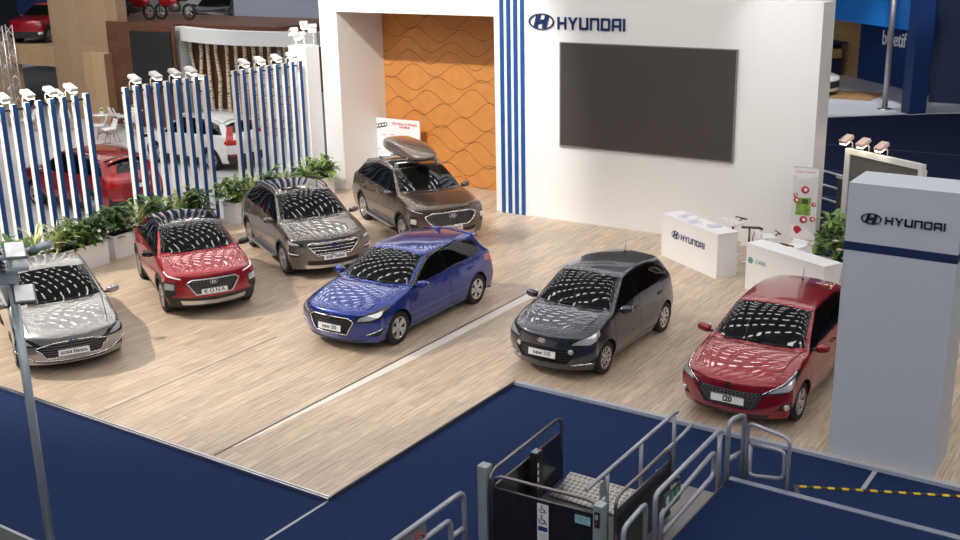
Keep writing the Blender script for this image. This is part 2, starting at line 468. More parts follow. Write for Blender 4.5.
    def tp(s, x, y, off=0.):
        h, n = s.hit((x, y, 4), (0, 0, -1))
        if h is None: h, n = Vector((x, y, 1)), Vector((0, 0, 1))
        if n.z < 0: n = -n
        return h + n * off, n
    def co(s, t, z, off=0.):
        """point on the front corner at corner coordinate t"""
        q = math.sqrt(.5); base = Vector((s.F, 0, z)) + Vector((-q, q, 0)) * t
        h, n = s.hit(base + Vector((q, q, 0)) * 3, (-q, -q, 0))
        if h is None: h, n = base, Vector((q, q, 0))
        if n.x + n.y < 0: n = -n
        return h + n * off, n
    def parts(s, root, table):
        """table: tag -> (part name, material, depth, mode) ; mode 'c' central (both halves in one), 's' one each side"""
        bm = s.bm; out = {}
        for ti, nm in enumerate(s.names):
            if nm in ('gap', 'hole') or nm not in table: continue
            pname, m, dep, mode = table[nm]
            fs = [f for f in bm.faces if f[s.tg] == ti]
            if not fs: continue
            nb = bmesh.new(); mp = {}
            for f in fs:
                vs = []
                for v in f.verts:
                    if v not in mp: mp[v] = nb.verts.new(v.co)
                    vs.append(mp[v])
                try: nb.faces.new(vs)
                except ValueError: pass
            nb.normal_update()
            if dep > 0:
                mv = {v: v.co - v.normal * dep for v in nb.verts}
                for v, c in mv.items():
                    if abs(v.co.y) < 1e-5: c.y = 0
                    v.co = c
            be = [e for e in nb.edges if len(e.link_faces) == 1 and not (abs(e.verts[0].co.y) < 1e-4 and abs(e.verts[1].co.y) < 1e-4)]
            for e in be: e.smooth = False
            if dep <= 0 and be:
                nrm = {v: v.normal.copy() for e in be for v in e.verts}
                r = bmesh.ops.extrude_edge_only(nb, edges=be)
                nv = [g for g in r['geom'] if isinstance(g, bmesh.types.BMVert)]
                # map new verts to their source by position
                src = {tuple(round(c, 6) for c in v.co): n for v, n in nrm.items()}
                for v in nv:
                    n = src.get(tuple(round(c, 6) for c in v.co))
                    if n is not None:
                        q = v.co - n * (.028 if nm in ('body', 'clad') else .018)
                        if abs(v.co.y) < 1e-5: q.y = 0
                        v.co = q
            for f in nb.faces: f.smooth = True
            def link(b, nm2):
                me = bpy.data.meshes.new(nm2); b.to_mesh(me); me.materials.append(m)
                o = bpy.data.objects.new(nm2, me); COL.objects.link(o); o.parent = root; return o
            mb2 = nb.copy()
            for v in mb2.verts: v.co.y = -v.co.y
            bmesh.ops.reverse_faces(mb2, faces=mb2.faces)
            if mode == 's':
                out.setdefault(nm, []).append(link(nb, pname)); out[nm].append(link(mb2, pname))
            else:
                t = bpy.data.meshes.new('t'); mb2.to_mesh(t); nb.from_mesh(t); bpy.data.meshes.remove(t)
                bmesh.ops.remove_doubles(nb, verts=[v for v in nb.verts if abs(v.co.y) < 2e-4], dist=3e-4)
                out[nm] = [link(nb, pname)]
            nb.free(); mb2.free()
        bm.free()
        return out

WHEELS = {}
def wheel(root, x, y, r, w, sg, style, rimm, n=5):
    """tyre with a rim as its child; outer face at y*sg"""
    key = (round(r, 3), round(w, 3), style, rimm.name, n)
    if key not in WHEELS:
        ri = r * (.69 if r > .33 else .66)
        t = MB(); M = rotm(rx=-PI / 2)                      # local z -> +y
        t.lathe([(ri, -w), (r * .93, -w), (r * .985, -w + .02), (r, -w + .045), (r, -.045), (r * .985, -.02), (r * .94, -.002), (ri + .012, -.0), (ri, -.012)], 32, M)
        tm = t.build('tyre', RUBBER)
        b = MB()
        b.lathe([(ri - .012, -.03), (ri, -.004), (ri + .006, 0.), (ri - .01, .002), (ri - .024, -.012)], 32, M)
        wd = {5: .20, 6: .17, 7: .14, 8: .12, 10: .085}.get(n, .12) * ri / .22 * .27
        for k in range(n):
            a = 2 * PI * k / n
            for tw in ((-1, 1) if style == 'split' else (0,)):
                aa = a + tw * .5 * PI / n * .62
                ww = wd * (.62 if tw else 1)
                RM = Matrix.Rotation(aa, 4, 'Y')
                P = [(.03, -ww * .75, -.018), (.03, ww * .75, -.018), (ri - .008, ww, -.006), (ri - .008, -ww, -.006)]
                A = [b.v(RM @ Vector((q[0], q[2], q[1]))) for q in P]; B = [b.v(RM @ Vector((q[0], q[2] - .045, q[1]))) for q in P]
                b.face(A); b.face(B[::-1])
                for i in range(4): b.face([A[i], B[i], B[(i + 1) % 4], A[(i + 1) % 4]])
        b.lathe([(0, -.002), (.03, -.004), (.052, -.016), (.055, -.05)], 16, M)
        rm = b.build('wheel_rim', rimm)
        d = MB(); d.lathe([(0, -.075), (ri * .66, -.075), (ri * .68, -.10), (ri - .01, -.12), (ri - .004, -.02)], 24, M); dm = d.build('brake_disc', mat('brake_dark', (.014, .014, .015), .6, .3))
        WHEELS[key] = (tm.data, rm.data, dm.data)
        for o in (tm, rm, dm): bpy.data.objects.remove(o)
    T = bpy.data.objects.new('wheel', WHEELS[key][0]); COL.objects.link(T); T.parent = root
    T.location = (x, y * sg, r); T.rotation_euler = (0, 0, 0 if sg > 0 else PI)
    for nm, d in (('wheel_rim', WHEELS[key][1]), ('brake_disc', WHEELS[key][2])):
        o = bpy.data.objects.new(nm, d); COL.objects.link(o); o.parent = T
    return T

def circ(cx, cz, r, n=28, a0=0., a1=2 * PI): return [(cx + r * math.cos(a0 + (a1 - a0) * i / n), cz + r * math.sin(a0 + (a1 - a0) * i / n)) for i in range(n)]

def mirrorx(P): return [(-a, b) for a, b in P]

def make_car(p, name, label, group, loc, rz, paint, detail=2):
    lv = 3 if detail >= 2 else 2
    root = empty(name, loc, rz, label, 'car', group)
    sh = Shell(p, lv); F, R, W2 = p['F'], p['R'], p['W'] / 2
    fa, ra, rw = p['wb'] / 2, -p['wb'] / 2, p['rw']; ar = rw + p.get('gapw', .045)
    xc, xh, zb0, zb1, H = p['xc'], p['xh'], p['zb0'], p['zb1'], p['H']
    xB = p.get('xB', xh - .42); xRd = p['xRd']; zr = H - .06
    xA = xc - p.get('Aset', .12)
    sh.imprint(p.get('hoodp', [(F - .1, -.01), (F - .12, W2 * .5), (F - .3, W2 * .70), (xc - .12, W2 * .80), (xc - .06, .5), (xc + .05, -.01)]), 'top', 'hood')
    if p.get('two_tone'):
        sh.imprint([(xh + .02, -.01), (xh - .04, W2 + .1), (R + .3, W2 + .1), (R + .2, -.01)], 'top', 'roof', 'roofm') if False else None
    zd = lambda x: crv([(xRd - .4, zb1), (xA, zb0)], x) + .02
    # doors
    fd0 = p.get('fd0', fa - ar - .02); rdl = ra + ar * .98
    sill = p.get('doorsill', p['zsill'] + .08)
    fdoor = [(fd0, sill), (fd0 + .05, .62), (fd0 + .04, zb0 - .03), (xB - .03, zb0 + .10), (xB - .03, sill)]
    rdoor = [(xB - .03, sill), (xB - .03, zb0 + .10), (xRd - .10, zb1 + .05), (xRd - .06, .72), (ra + ar * .75, ra * 0 + rw + ar * .66), (rdl + .03, sill)]
    sh.imprint(fdoor, 'side', 'fdoor'); sh.imprint(rdoor, 'side', 'rdoor')
    # cladding
    if p.get('clad'):
        cw = p.get('cladw', .07)
        for ax in (fa, ra): sh.imprint(circ(ax, rw, ar + cw), 'side', 'clad')
        sh.imprint([(fa, p['zsill'] - .1), (fa, sill + .03), (ra, sill + .03), (ra, p['zsill'] - .1)], 'side', 'clad')
    if detail >= 2:
        sh.strip([(fd0, sill), (fd0 + .05, .62), (fd0 + .04, zb0 - .02)], 'side'); sh.strip([(xB - .03, sill), (xB - .03, zb0 + .05)], 'side')
        sh.strip([(rdl + .03, sill), (ra + ar * .75, rw + ar * .66), (xRd - .06, .72), (xRd - .1, zb1)], 'side'); sh.strip([(fd0, sill), (rdl + .03, sill)], 'side')
    for ax in (fa, ra): sh.imprint(circ(ax, rw, ar), 'side', 'hole')
    # glasshouse
    rl = p.get('roofline') or [(xA - .13, zb0 + .10), (xh - .02, zr - .055), (xh - .45, zr - .025), (lerp(xh, p['xre'], .65), zr - .04), (p['xre'] + .16, p['zre'] - .115)]
    low = p.get('dlolow') or [(p['xdlo'], zb1 + .045), (xB, lerp(zb0, zb1, .5) + .03), (xA - .03, zb0 + .03)]
    dlo = rl + low
    sh.imprint(dlo, 'side', 'dlo')
    def top_at(x):
        return crv(sorted(rl), x) - .022
    def low_at(x): return crv(sorted(low), x) + .02
    x0, x1 = xA - .14, xB + .035
    sh.imprint([(xA - .085, low_at(xA - .085)), (xA - .17, top_at(xA - .17))] + [(x, top_at(x)) for x in (xh - .02, xh - .2)] + [(x1, top_at(x1)), (x1 + .01, low_at(x1))], 'side', 'glass1')
    xq = p['xq']; x2 = xB - .045
    sh.imprint([(x2, low_at(x2)), (x2, top_at(x2)), (lerp(x2, xq, .5), top_at(lerp(x2, xq, .5))), (xq + .06, top_at(xq + .06)), (xq - .03, low_at(xq - .03))], 'side', 'glass2')
    if p.get('quarter', True):
        xe = p['xdlo']; xt = p['xre'] + .16
        sh.imprint([(xq - .075, low_at(xq - .075)), (xq + .0, top_at(xq)), (xt + .06, top_at(xt + .06)), (xe + .05, low_at(xe + .05))], 'side', 'glass3')
    # windscreen and rear window
    wr = p['wr']; zh1, zhd = p['zh1'], p['zhd']
    sh.imprint([(-.01, zh1 + .015), (wr * .5, zh1 + .012), (wr + .115, zh1 + .02), (wr - .015, zhd - .065), (wr * .5, zhd - .038), (-.01, zhd - .025)], 'ws', 'ws')
    sh.imprint([(-.01, p['zg'] + .03), (wr + .04, p['zg'] + .03), (wr - .10, p['zre'] - .10), (wr * .5, p['zre'] - .06), (-.01, p['zre'] - .05)], 'rw', 'rw')
    for poly, proj, nm in p.get('feat', []): sh.imprint(poly, proj, nm)
    if detail >= 2:
        if p.get('hoodgap', True): sh.strip([(F - .30, W2 * .71), (xc - .16, W2 * .815)], 'top', .012)
        for pts, proj in p.get('gaps', []): sh.strip(pts, proj)
    roofm = p.get('roofm', paint)
    T = {'body': ('body_shell', paint, 0, 'c'), 'hood': ('hood', paint, 0, 'c'), 'roof': ('roof', roofm, 0, 'c'), 'fdoor': ('door', paint, 0, 's'), 'rdoor': ('door', paint, 0, 's'),
         'clad': ('wheel_arch_cladding', CLAD, -.001, 's'), 'dlo': ('window_trim', GLOSSB, .004, 's'), 'glass1': ('side_window', GLASS, .006, 's'), 'glass2': ('side_window', GLASSD, .006, 's'),
         'glass3': ('quarter_window', GLASSD, .006, 's'), 'ws': ('windshield', GLASS, .004, 'c'), 'rw': ('rear_window', GLASSD, .004, 'c'),
         'grille': ('grille', p.get('grm', BLACKP), .02, 'c'), 'lowgrille': ('lower_grille', BLACKP, .02, 'c'), 'head': ('headlight', p.get('headm', HOUS), .003, 's'), 'lens': ('headlight_reflector', LENS, .002, 's'),
         'fog': ('fog_light_recess', BLACKP, .012, 's'), 'skid': ('skid_plate', p.get('skidm', ALU), 0, 'c'), 'lip': ('front_lip', CLAD, 0, 'c'), 'tail': ('tail_light', TAIL, .002, 's'), 'rlow': ('rear_bumper_cladding', CLAD, 0, 'c'), 'reflector': ('rear_reflector', TAIL, 0, 's'),
         'panoroof': ('glass_roof', GLOSSB, .001, 'c'), 'bump': ('front_bumper_cladding', CLAD, .001, 'c')}
    O = sh.parts(root, T)
    for k, lens in enumerate(O.get('lens', [])):
        if O.get('head'): lens.parent = O['head'][k]
    # ---- wheels, wells, underbody
    for ax in (fa, ra):
        for sg in (1, -1): wheel(root, ax, W2 - .03, rw, p.get('tw', .205), sg, p.get('rim', 'single'), p['rimm'], p.get('spokes', 5))
    w = MB()
    zs = p['zsill'] + .01
    w.box(R + .25, F - .3, -W2 + .26, W2 - .26, zs, zs + .03)
    w.box(fa - ar - .01, ra + ar + .01, -W2 + .11, W2 - .11, zs - .005, zs + .03)
    for ax in (fa, ra):
        for sg in (1, -1):
            n = 14; A = []; B = []
            for i in range(n + 1):
                a = -.25 + (PI + .5) * i / n
                q = (ax + (ar + .012) * math.cos(a), rw + (ar + .012) * math.sin(a))
                A.append(w.v((q[0], sg * (W2 - .05), q[1]))); B.append(w.v((q[0], sg * (W2 - .34), q[1])))
            for i in range(n): w.face([A[i], A[i + 1], B[i + 1], B[i]])
            w.face(B)
    w.build('underbody', DARKIN, root)
    # ---- cabin
    if detail >= 2:
        c = MB(); c.ell((xc - .32, 0, zb0 - .10), .34, W2 - .17, .13, .6); c.build('dashboard', DARKIN, root)
        for sg in (1, -1):
            b = MB(); b.ell((xh - .28, sg * .36, .62), .27, .24, .12, .55)
            b.ell((xh - .56, sg * .36, .88), .11, .235, .32, .55, None); b.ell((xh - .63, sg * .36, H - .33), .06, .12, .09, .6); b.build('seat', SEATM, root)
        b = MB(); b.ell((ra + .55, 0, .64), .25, W2 - .24, .12, .5); b.ell((ra + .26, 0, .86), .10, W2 - .25, .28, .5); b.build('rear_bench', SEATM, root)
        b = MB(); Ms = Matrix.Translation((xc - .62, .36, zb0 - .02)) @ rotm(ry=-1.15)
        b.tube([Ms @ Vector((.18 * math.cos(2 * PI * i / 20), .18 * math.sin(2 * PI * i / 20), 0)) for i in range(20)], .014, 6, closed=True); b.tube([Ms @ Vector((-.17, 0, 0)), Ms @ Vector((.17, 0, 0))], .016, 6); b.tube([Ms @ Vector((0, 0, 0)), Ms @ Vector((.02, 0, -.25))], .03, 8)
        b.build('steering_wheel', BLACKP, root)
    # ---- mirrors
    mx, mz = p.get('mirx', xA - .20), zb0 + .075
    for sg in (1, -1):
        q, _ = sh.sd(mx, zb0 + .01, sg)
        y0 = abs(q.y)
        b = MB(); b.ell((mx + .0, sg * (y0 + .14), mz), .075, .115, .068, .72, Matrix.Translation((mx, sg * (y0 + .14), mz)) @ rotm(rz=sg * .16, rx=sg * .10) @ Matrix.Translation((-mx, -sg * (y0 + .14), -mz)))
        mo = b.build('side_mirror', p.get('mirm', paint), root)
        b = MB(); b.box(mx - .03, mx + .03, min(sg * (y0 - .02), sg * (y0 + .09)), max(sg * (y0 - .02), sg * (y0 + .09)), mz - .06, mz - .025, None, .008); b.build('mirror_bracket', BLACKP, mo)
        b = MB(); b.ell((mx - .070, sg * (y0 + .145), mz), .012, .095, .05, .6); b.build('mirror_glass', CHROME, mo)
    # ---- handles
    if detail >= 2:
        for sg in (1, -1):
            for hx in (xB + .10, xRd + .04):
                z = lerp(zb0, zb1, .4) - .13
                P = [sh.sd(hx + dx, z, sg, o)[0] for dx, o in ((-.10, .004), (-.085, .028), (.07, .028), (.09, .004))]
                b = MB(); b.tube(P, .013, 6); b.build('door_handle', p.get('handm', paint), root)
    # ---- wipers
    if detail >= 2:
        for y0, y1, in ((.10, .60), (-.55, .02)):
            a, n0 = sh.tp(xc + .06 - .17 * (y0 / W2) ** 2 + .0, y0, .02)
            P = []
            for t in (0, .25, .5, .75, 1):
                y = lerp(y0, y1, t); q, n = sh.tp(xc - .04 - .12 * (y / W2) ** 2 - .03 * t, y, .014); P.append(q)
            b = MB(); b.tube(P, .009, 5); b.tube([P[2] + Vector((0, 0, .01)), (P[2] + Vector((.07, -.18, 0)))], .007, 5); b.build('wiper', BLACKP, root)
    # ---- plate, badge
    if p.get('plate'):
        pz, pt = p['plate'][0], p['plate'][1]
        h, n = sh.fr(0, pz); n = Vector((n.x, 0, n.z)).normalized()
        bx = max(sh.fr(0, pz + .05)[0].x, h.x, sh.fr(0, pz - .05)[0].x) + .012
        M = face_mat((bx, 0, pz), (0, 1, 0), (-.12, 0, 1))
        b = MB(); b.box(-.26, .26, -.058, .058, -.012, .0, M, .004); pl = b.build('number_plate', PLATEW, root)
        b = MB()
        for (a, c_, d, e) in ((-.262, .262, .056, .062), (-.262, .262, -.062, -.056)): b.box(a, c_, d, e, -.012, .004, M)
        b.build('plate_frame', mat('plate_blue_grey', (.2, .22, .26), .4), pl)
        text('plate_lettering', pt, p['plate'][2], M @ Matrix.Translation((0, 0, .0015)), mat('plate_ink', (.02, .02, .022), .5), pl, .0008, bold=p['plate'][3] if len(p['plate']) > 3 else .002)
    if p.get('badge'):
        bz, bw = p['badge']
        h, n = sh.fr(0, bz, .012); M = face_mat(h, (0, 1, 0), (-n.z, 0, n.x))
        b = MB(); oval_h(b, M, bw, bw * .54, .014, .12); b.build('badge', CHROME, root)
    # ---- chrome bars, frames by polyline on the nose
    for nm, pts, proj, r, m in p.get('lines', []):
        fn = {'front': sh.fr, 'corner': sh.co}[proj]
        for sg in ((1,) if nm.startswith('grille') else (1, -1)):
            P = []
            src = pts + [(-a, z) for a, z in pts[::-1][(1 if abs(pts[-1][0]) < 1e-6 else 0):]] if nm.startswith('grille') else pts
            for (a, z), (a2, z2) in zip(src, src[1:] + [None] if False else src[1:]):
                for k in range(4):
                    u, zz = lerp(a, a2, k / 4), lerp(z, z2, k / 4); q, n = fn(u, zz, r * .4); P.append(q)
            P.append(fn(src[-1][0], src[-1][1], r * .4)[0])
            if sg < 0: P = [Vector((q.x, -q.y, q.z)) for q in P]
            b = MB(); b.tube(P, r, 6); o = b.build(nm, m, root)
            if nm == 'daytime_light' and O.get('head') and not p.get('drl_sep'): o.parent = O['head'][0 if sg > 0 else 1]
    if p.get('bars'):
        z0, z1, k, wfun, m, r = p['bars']
        b = MB()
        for i in range(k):
            z = lerp(z0, z1, i / (k - 1)); wd = wfun(z)
            b.tube([sh.fr(lerp(-wd, wd, j / 12), z, -.004)[0] for j in range(13)], r, 5)
        if p.get('mesh'):
            for i in range(p['mesh']):
                y = lerp(-.98, .98, i / (p['mesh'] - 1))
                P = []
                for j in range(7):
                    z = lerp(z0, z1, j / 6); P.append(sh.fr(y * wfun(z), z, -.004)[0])
                b.tube(P, r, 4)
        b.build('grille_bars', m, root)
    # ---- round fog lamps
    for (t, z, r, proj) in p.get('rounds', []):
        for sg in (1, -1):
            h, n = (sh.co if proj == 'corner' else sh.fr)(t, z, .012)
            if sg < 0: h, n = Vector((h.x, -h.y, h.z)), Vector((n.x, -n.y, n.z))
            M = face_mat(h, Vector((0, 0, 1)).cross(n), (0, 0, 1)); b = MB(); b.lathe([(0, .004), (r * .7, .006), (r, .0), (r * 1.05, -.02)], 16, M); b.build('fog_lamp', LENS, root)
    # ---- rails, antenna, wheel-arch steps
    if p.get('rails'):
        for sg in (1, -1):
            P = []
            for t in [i / 10 for i in range(11)]:
                x = lerp(xh - .12, p['xre'] + .1, t); q, n = sh.tp(x, sg * (wr - .03)); P.append(q + Vector((0, 0, .012 if t in (0, 1) else .045)))
            b = MB(); b.tube(P, .018, 6); b.build('roof_rail', p['rails'], root)
    if p.get('steps'):
        for sg in (1, -1):
            b = MB(); b.box(ra + ar + .08, fa - ar - .08, min(sg * (W2 - .13), sg * (W2 + .09)), max(sg * (W2 - .13), sg * (W2 + .09)), p['zsill'] + .05, p['zsill'] + .10, None, .02); b.build('side_step', ALU, root)
    if p.get('antenna'):
        q, n = sh.tp(p['antenna'][0], 0); b = MB()
        if p['antenna'][1] == 'fin':
            b.prism([(-.09, 0), (.09, 0), (-.05, .075), (-.09, .07)], -.022, .022, Matrix.Translation(q)); b.build('shark_fin_antenna', paint, root)
        else:
            b.tube([q, q + Vector((-.06, 0, .20))], [.006, .003], 6); b.ell(q, .035, .025, .02); b.build('antenna', BLACKP, root)
    if p.get('spoiler'):
        b = MB(); n = 10; 
        P0 = [sh.tp(p['xre'] + .1, lerp(-wr + .04, wr - .04, i / n), .006)[0] for i in range(n + 1)]
        for i in range(n):
            q = []
            for k in (i, i + 1):
                a = P0[k]; q.append((a, a + Vector((-.24, 0, -.028)), a + Vector((-.24, 0, -.055))))
            V0 = [b.v(x) for x in q[0]]; V1 = [b.v(x) for x in q[1]]
            for j in range(2): b.face([V0[j], V0[j + 1], V1[j + 1], V1[j]], True)
            b.face([V0[2], V0[0], V1[0], V1[2]])
        b.build('roof_spoiler', p.get('spm', paint), root)
    if p.get('rplate'):
        z = p['rplate']; q, n = sh.rr(0, z, .012); M = face_mat(q, (0, -1, 0), (n.z, 0, -n.x)); b = MB(); b.box(-.26, .26, -.055, .055, -.01, .004, M, .003); b.build('number_plate', PLATEW, root)
    if p.get('extra'): p['extra'](root, sh, O)
    return root, sh
# ------------------------------------------------------------------ car definitions
def paint(name, col, metal=.35, rough=.28): return mat(name, col, rough, metal, 1.)
RIMS = mat('silver_alloy', (.62, .62, .64), .25, .9)
RIMD = mat('machined_alloy', (.52, .52, .53), .3, .9)
RIMG = mat('dark_alloy', (.10, .10, .105), .3, .8)
def base(L, W, H, wb, fo, **k):
    W *= 1.03; H *= 1.02
    d = dict(L=L, W=W, H=H, wb=wb, F=wb / 2 + fo, R=wb / 2 + fo - L, zmid=.60, zlow=.40, zsill=.20, bul=(.0, .0, -.07), nose=.42, rimm=RIMS)
    d['wbelt'] = W / 2 * .935; d['wr'] = W / 2 * .70; d['zhd'] = H - .045
    d['W'] = W
    d.update(k); d['xh'] -= .10; return d
def mat_mesh_grille(): return BLACKP

# light grey metallic hexagon grille outline
def hexa(zt, zw, zb, wt, ww, wbm): return [(-.01, zt), (wt, zt), (ww, zw), (wbm, zb), (-.01, zb)]

I30 = base(4.34, 1.795, 1.455, 2.65, .905, zh0=.755, zh1=.985, xc=1.02, xh=.20, xre=-1.66, zre=1.40, xg=-2.0, zg=1.04, zt=.95, zb0=.93, zb1=1.00, rw=.318, xRd=-1.12, xdlo=-1.55, xq=-1.03,
    rim='split', spokes=5, antenna=(-1.25, 'fin'), spoiler=True, plate=(.47, 'new i30', .105), badge=(.685, .15), mirm=None,
    feat=[(hexa(.675, .61, .36, .40, .50, .36), 'front', 'grille'), ([(.38, .59), (.44, .69), (.70, .765), (1.10, .83), (1.08, .75), (.86, .635), (.60, .59)], 'corner', 'head'), ([(.46, .62), (.52, .69), (.74, .745), (.96, .775), (.92, .71), (.70, .635)], 'corner', 'lens'),
          ([(.64, .36), (.92, .47), (.90, .36), (.74, .32)], 'corner', 'fog'), ([(-.01, .24), (.62, .26), (.60, .22), (-.01, .20)], 'front', 'lip'), ([(.38, .72), (.50, .93), (.95, .96), (.92, .82)], 'rcorner', 'tail')],
    lines=[('grille_frame', [(0, .36), (.36, .36), (.50, .61), (.40, .675), (0, .675)], 'front', .012, CHROME), ('daytime_light', [(.62, .36), (.78, .42), (.93, .48)], 'corner', .008, CHROME)], drl_sep=True,
    bars=(.38, .655, 7, lambda z: crv([(.36, .34), (.61, .47), (.675, .38)], z), mat('grille_grey', (.03, .03, .032), .35, .4), .006))
I10 = base(3.665, 1.66, 1.50, 2.385, .75, zh0=.80, zh1=1.02, xc=1.02, xh=.30, xre=-1.44, zre=1.44, xg=-1.63, zg=1.05, zt=.96, zb0=.95, zb1=1.04, rw=.295, xRd=-1.0, xdlo=-1.28, xq=-.95, nose=.44, Aset=.14,
    rim='single', spokes=8, antenna=(-1.15, 'rod'), plate=(.475, 'new i10', .105), badge=(.70, .15), tw=.18, quarter=True, xB=-.10,
    feat=[([(-.01, .60), (.30, .605), (.52, .58), (.57, .50), (.42, .32), (-.01, .315)], 'front', 'grille'), ([(.36, .66), (.50, .745), (.78, .83), (1.0, .92), (1.04, .80), (.82, .65), (.55, .63)], 'corner', 'head'), ([(.42, .665), (.54, .735), (.95, .85), (.96, .77), (.74, .66)], 'corner', 'lens'),
          ([(.70, .34), (.86, .47), (.90, .40), (.82, .31)], 'corner', 'fog'), ([(.30, .80), (.34, 1.0), (.72, 1.02), (.78, .82)], 'rcorner', 'tail')],
    lines=[('grille_frame', [(0, .315), (.42, .32), (.57, .50), (.52, .58), (.30, .605), (0, .60)], 'front', .008, BLACKP), ('fog_strip', [(.42, .30), (.62, .315), (.80, .33)], 'corner', .011, CHROME)],
    rounds=[(.50, .545, .045, 'front')],
    bars=(.335, .58, 6, lambda z: crv([(.315, .40), (.5, .54), (.6, .34)], z), mat('grille_grey', (.03, .03, .032), .35, .4), .007))
I20 = base(4.035, 1.734, 1.474, 2.57, .83, zh0=.76, zh1=.995, xc=1.04, xh=.24, xre=-1.54, zre=1.41, xg=-1.80, zg=1.02, zt=.94, zb0=.935, zb1=1.03, rw=.312, xRd=-1.08, xdlo=-1.42, xq=-1.02, nose=.43,
    rim='split', spokes=5, antenna=(-1.18, 'rod'), plate=(.475, 'i20', .12, .005), badge=(.70, .16), panoramic=True,
    feat=[(hexa(.635, .58, .34, .47, .53, .40), 'front', 'grille'), ([(.38, .61), (.52, .69), (.82, .79), (1.12, .87), (1.12, .79), (.86, .655), (.62, .60)], 'corner', 'head'), ([(.50, .63), (.60, .69), (.98, .805), (.97, .745), (.80, .65)], 'corner', 'lens'),
          ([(.62, .34), (.70, .44), (.92, .46), (.88, .34)], 'corner', 'fog'), ([(-.01, .25), (.6, .27), (.58, .21), (-.01, .20)], 'front', 'lip'), ([(.34, .75), (.40, .95), (.85, .97), (.85, .80)], 'rcorner', 'tail')],
    rounds=[(.78, .40, .045, 'corner')], lines=[('daytime_light', [(.41, .615), (.56, .695), (.84, .79), (1.08, .865)], 'corner', .008, CHROME), ('lip_trim', [(.0, .285), (.35, .29), (.60, .31), (.86, .33)], 'front', .009, paint('dark_red_trim', (.2, .005, .012)))],
    bars=(.36, .62, 8, lambda z: crv([(.34, .385), (.58, .51), (.635, .46)], z), mat('grille_chrome_dark', (.18, .18, .19), .3, .8), .006), mesh=17)
ELA = base(4.62, 1.80, 1.44, 2.70, .88, zh0=.72, zh1=.955, xc=1.02, xh=.16, xre=-1.05, zre=1.36, xg=-1.72, zg=1.07, zt=1.0, zb0=.90, zb1=.97, rw=.32, xRd=-1.18, xdlo=-1.62, xq=-1.08, nose=.46,
    rim='split', spokes=5, rimm=RIMD, antenna=(-1.3, 'fin'), plate=(.42, 'нова Elantra', .082), badge=(.60, .17),
    feat=[([(-.01, .615), (.30, .61), (.62, .52), (.52, .44), (.45, .33), (-.01, .33)], 'front', 'grille'), ([(.38, .55), (.56, .655), (.95, .77), (1.18, .80), (1.0, .66), (.84, .545), (.72, .535)], 'corner', 'head'), ([(.56, .575), (.70, .655), (.90, .71), (.84, .60), (.72, .575)], 'corner', 'lens'),
          ([(.60, .30), (.94, .48), (.90, .32)], 'corner', 'fog'), ([(-.01, .27), (.66, .29), (.66, .25), (-.01, .22)], 'front', 'lip'), ([(.5, .78), (.5, .93), (.95, .95), (.9, .78)], 'rcorner', 'tail')],
    lines=[('grille_frame', [(0, .33), (.45, .33), (.52, .44), (.62, .52), (.30, .61), (0, .615)], 'front', .010, CHROME), ('daytime_light', [(.94, .48), (.76, .38), (.60, .30)], 'corner', .010, CHROME), ('lip_trim', [(0, .27), (.4, .275), (.66, .29)], 'front', .012, CHROME)], drl_sep=True,
    bars=(.36, .59, 6, lambda z: crv([(.33, .43), (.44, .50), (.53, .58), (.6, .30)], z), mat('grille_chrome_dark', (.18, .18, .19), .3, .8), .009))
KON = base(4.165, 1.80, 1.55, 2.60, .86, zh0=.90, zh1=1.085, xc=1.06, xh=.32, xre=-1.38, zre=1.45, xg=-1.74, zg=1.12, zt=1.04, zb0=1.02, zb1=1.10, rw=.335, xRd=-1.08, xdlo=-1.40, xq=-1.02, zmid=.68, zlow=.46, zsill=.24, nose=.40, clad=True, cladw=.105,
    rim='split', spokes=5, rimm=RIMD, plate=(.555, 'K O N A', .11), badge=(.745, .18), rails=BLACKP, two_tone=True, mirm=GLOSSB, tw=.215,
    feat=[([(xx, yy) for xx, yy in [(.36, -.01), (.30, .66), (-1.5, .66), (-1.5, -.01)]], 'top', 'roof'), (hexa(.80, .74, .50, .42, .52, .36), 'front', 'grille'), ([(.52, .84), (.86, .905), (1.02, .93), (1.00, .905), (.84, .87), (.54, .815)], 'corner', 'head'),
          ([(.64, .52), (.62, .74), (.92, .78), (1.10, .66), (1.0, .48), (.82, .42)], 'corner', 'clad'), ([(.67, .60), (.66, .72), (.86, .75), (.90, .62)], 'corner', 'lens2'), ([(-.01, .43), (.86, .45), (.86, .20), (-.01, .20)], 'front', 'lip'), ([(-.01, .345), (.66, .385), (.62, .29), (-.01, .265)], 'front', 'skid'), ([(-.01, .835), (.44, .835), (.44, .815), (-.01, .815)], 'front', 'fog')],
    lines=[('grille_frame', [(0, .50), (.36, .50), (.52, .74), (.42, .80), (0, .80)], 'front', .014, ALU), ('daytime_light', [(.54, .83), (.84, .885), (1.0, .918)], 'corner', .011, LEDW)],
    bars=(.52, .785, 8, lambda z: crv([(.50, .34), (.74, .50), (.80, .41)], z), mat('grille_chrome_dark', (.18, .18, .19), .3, .8), .006), mesh=15)
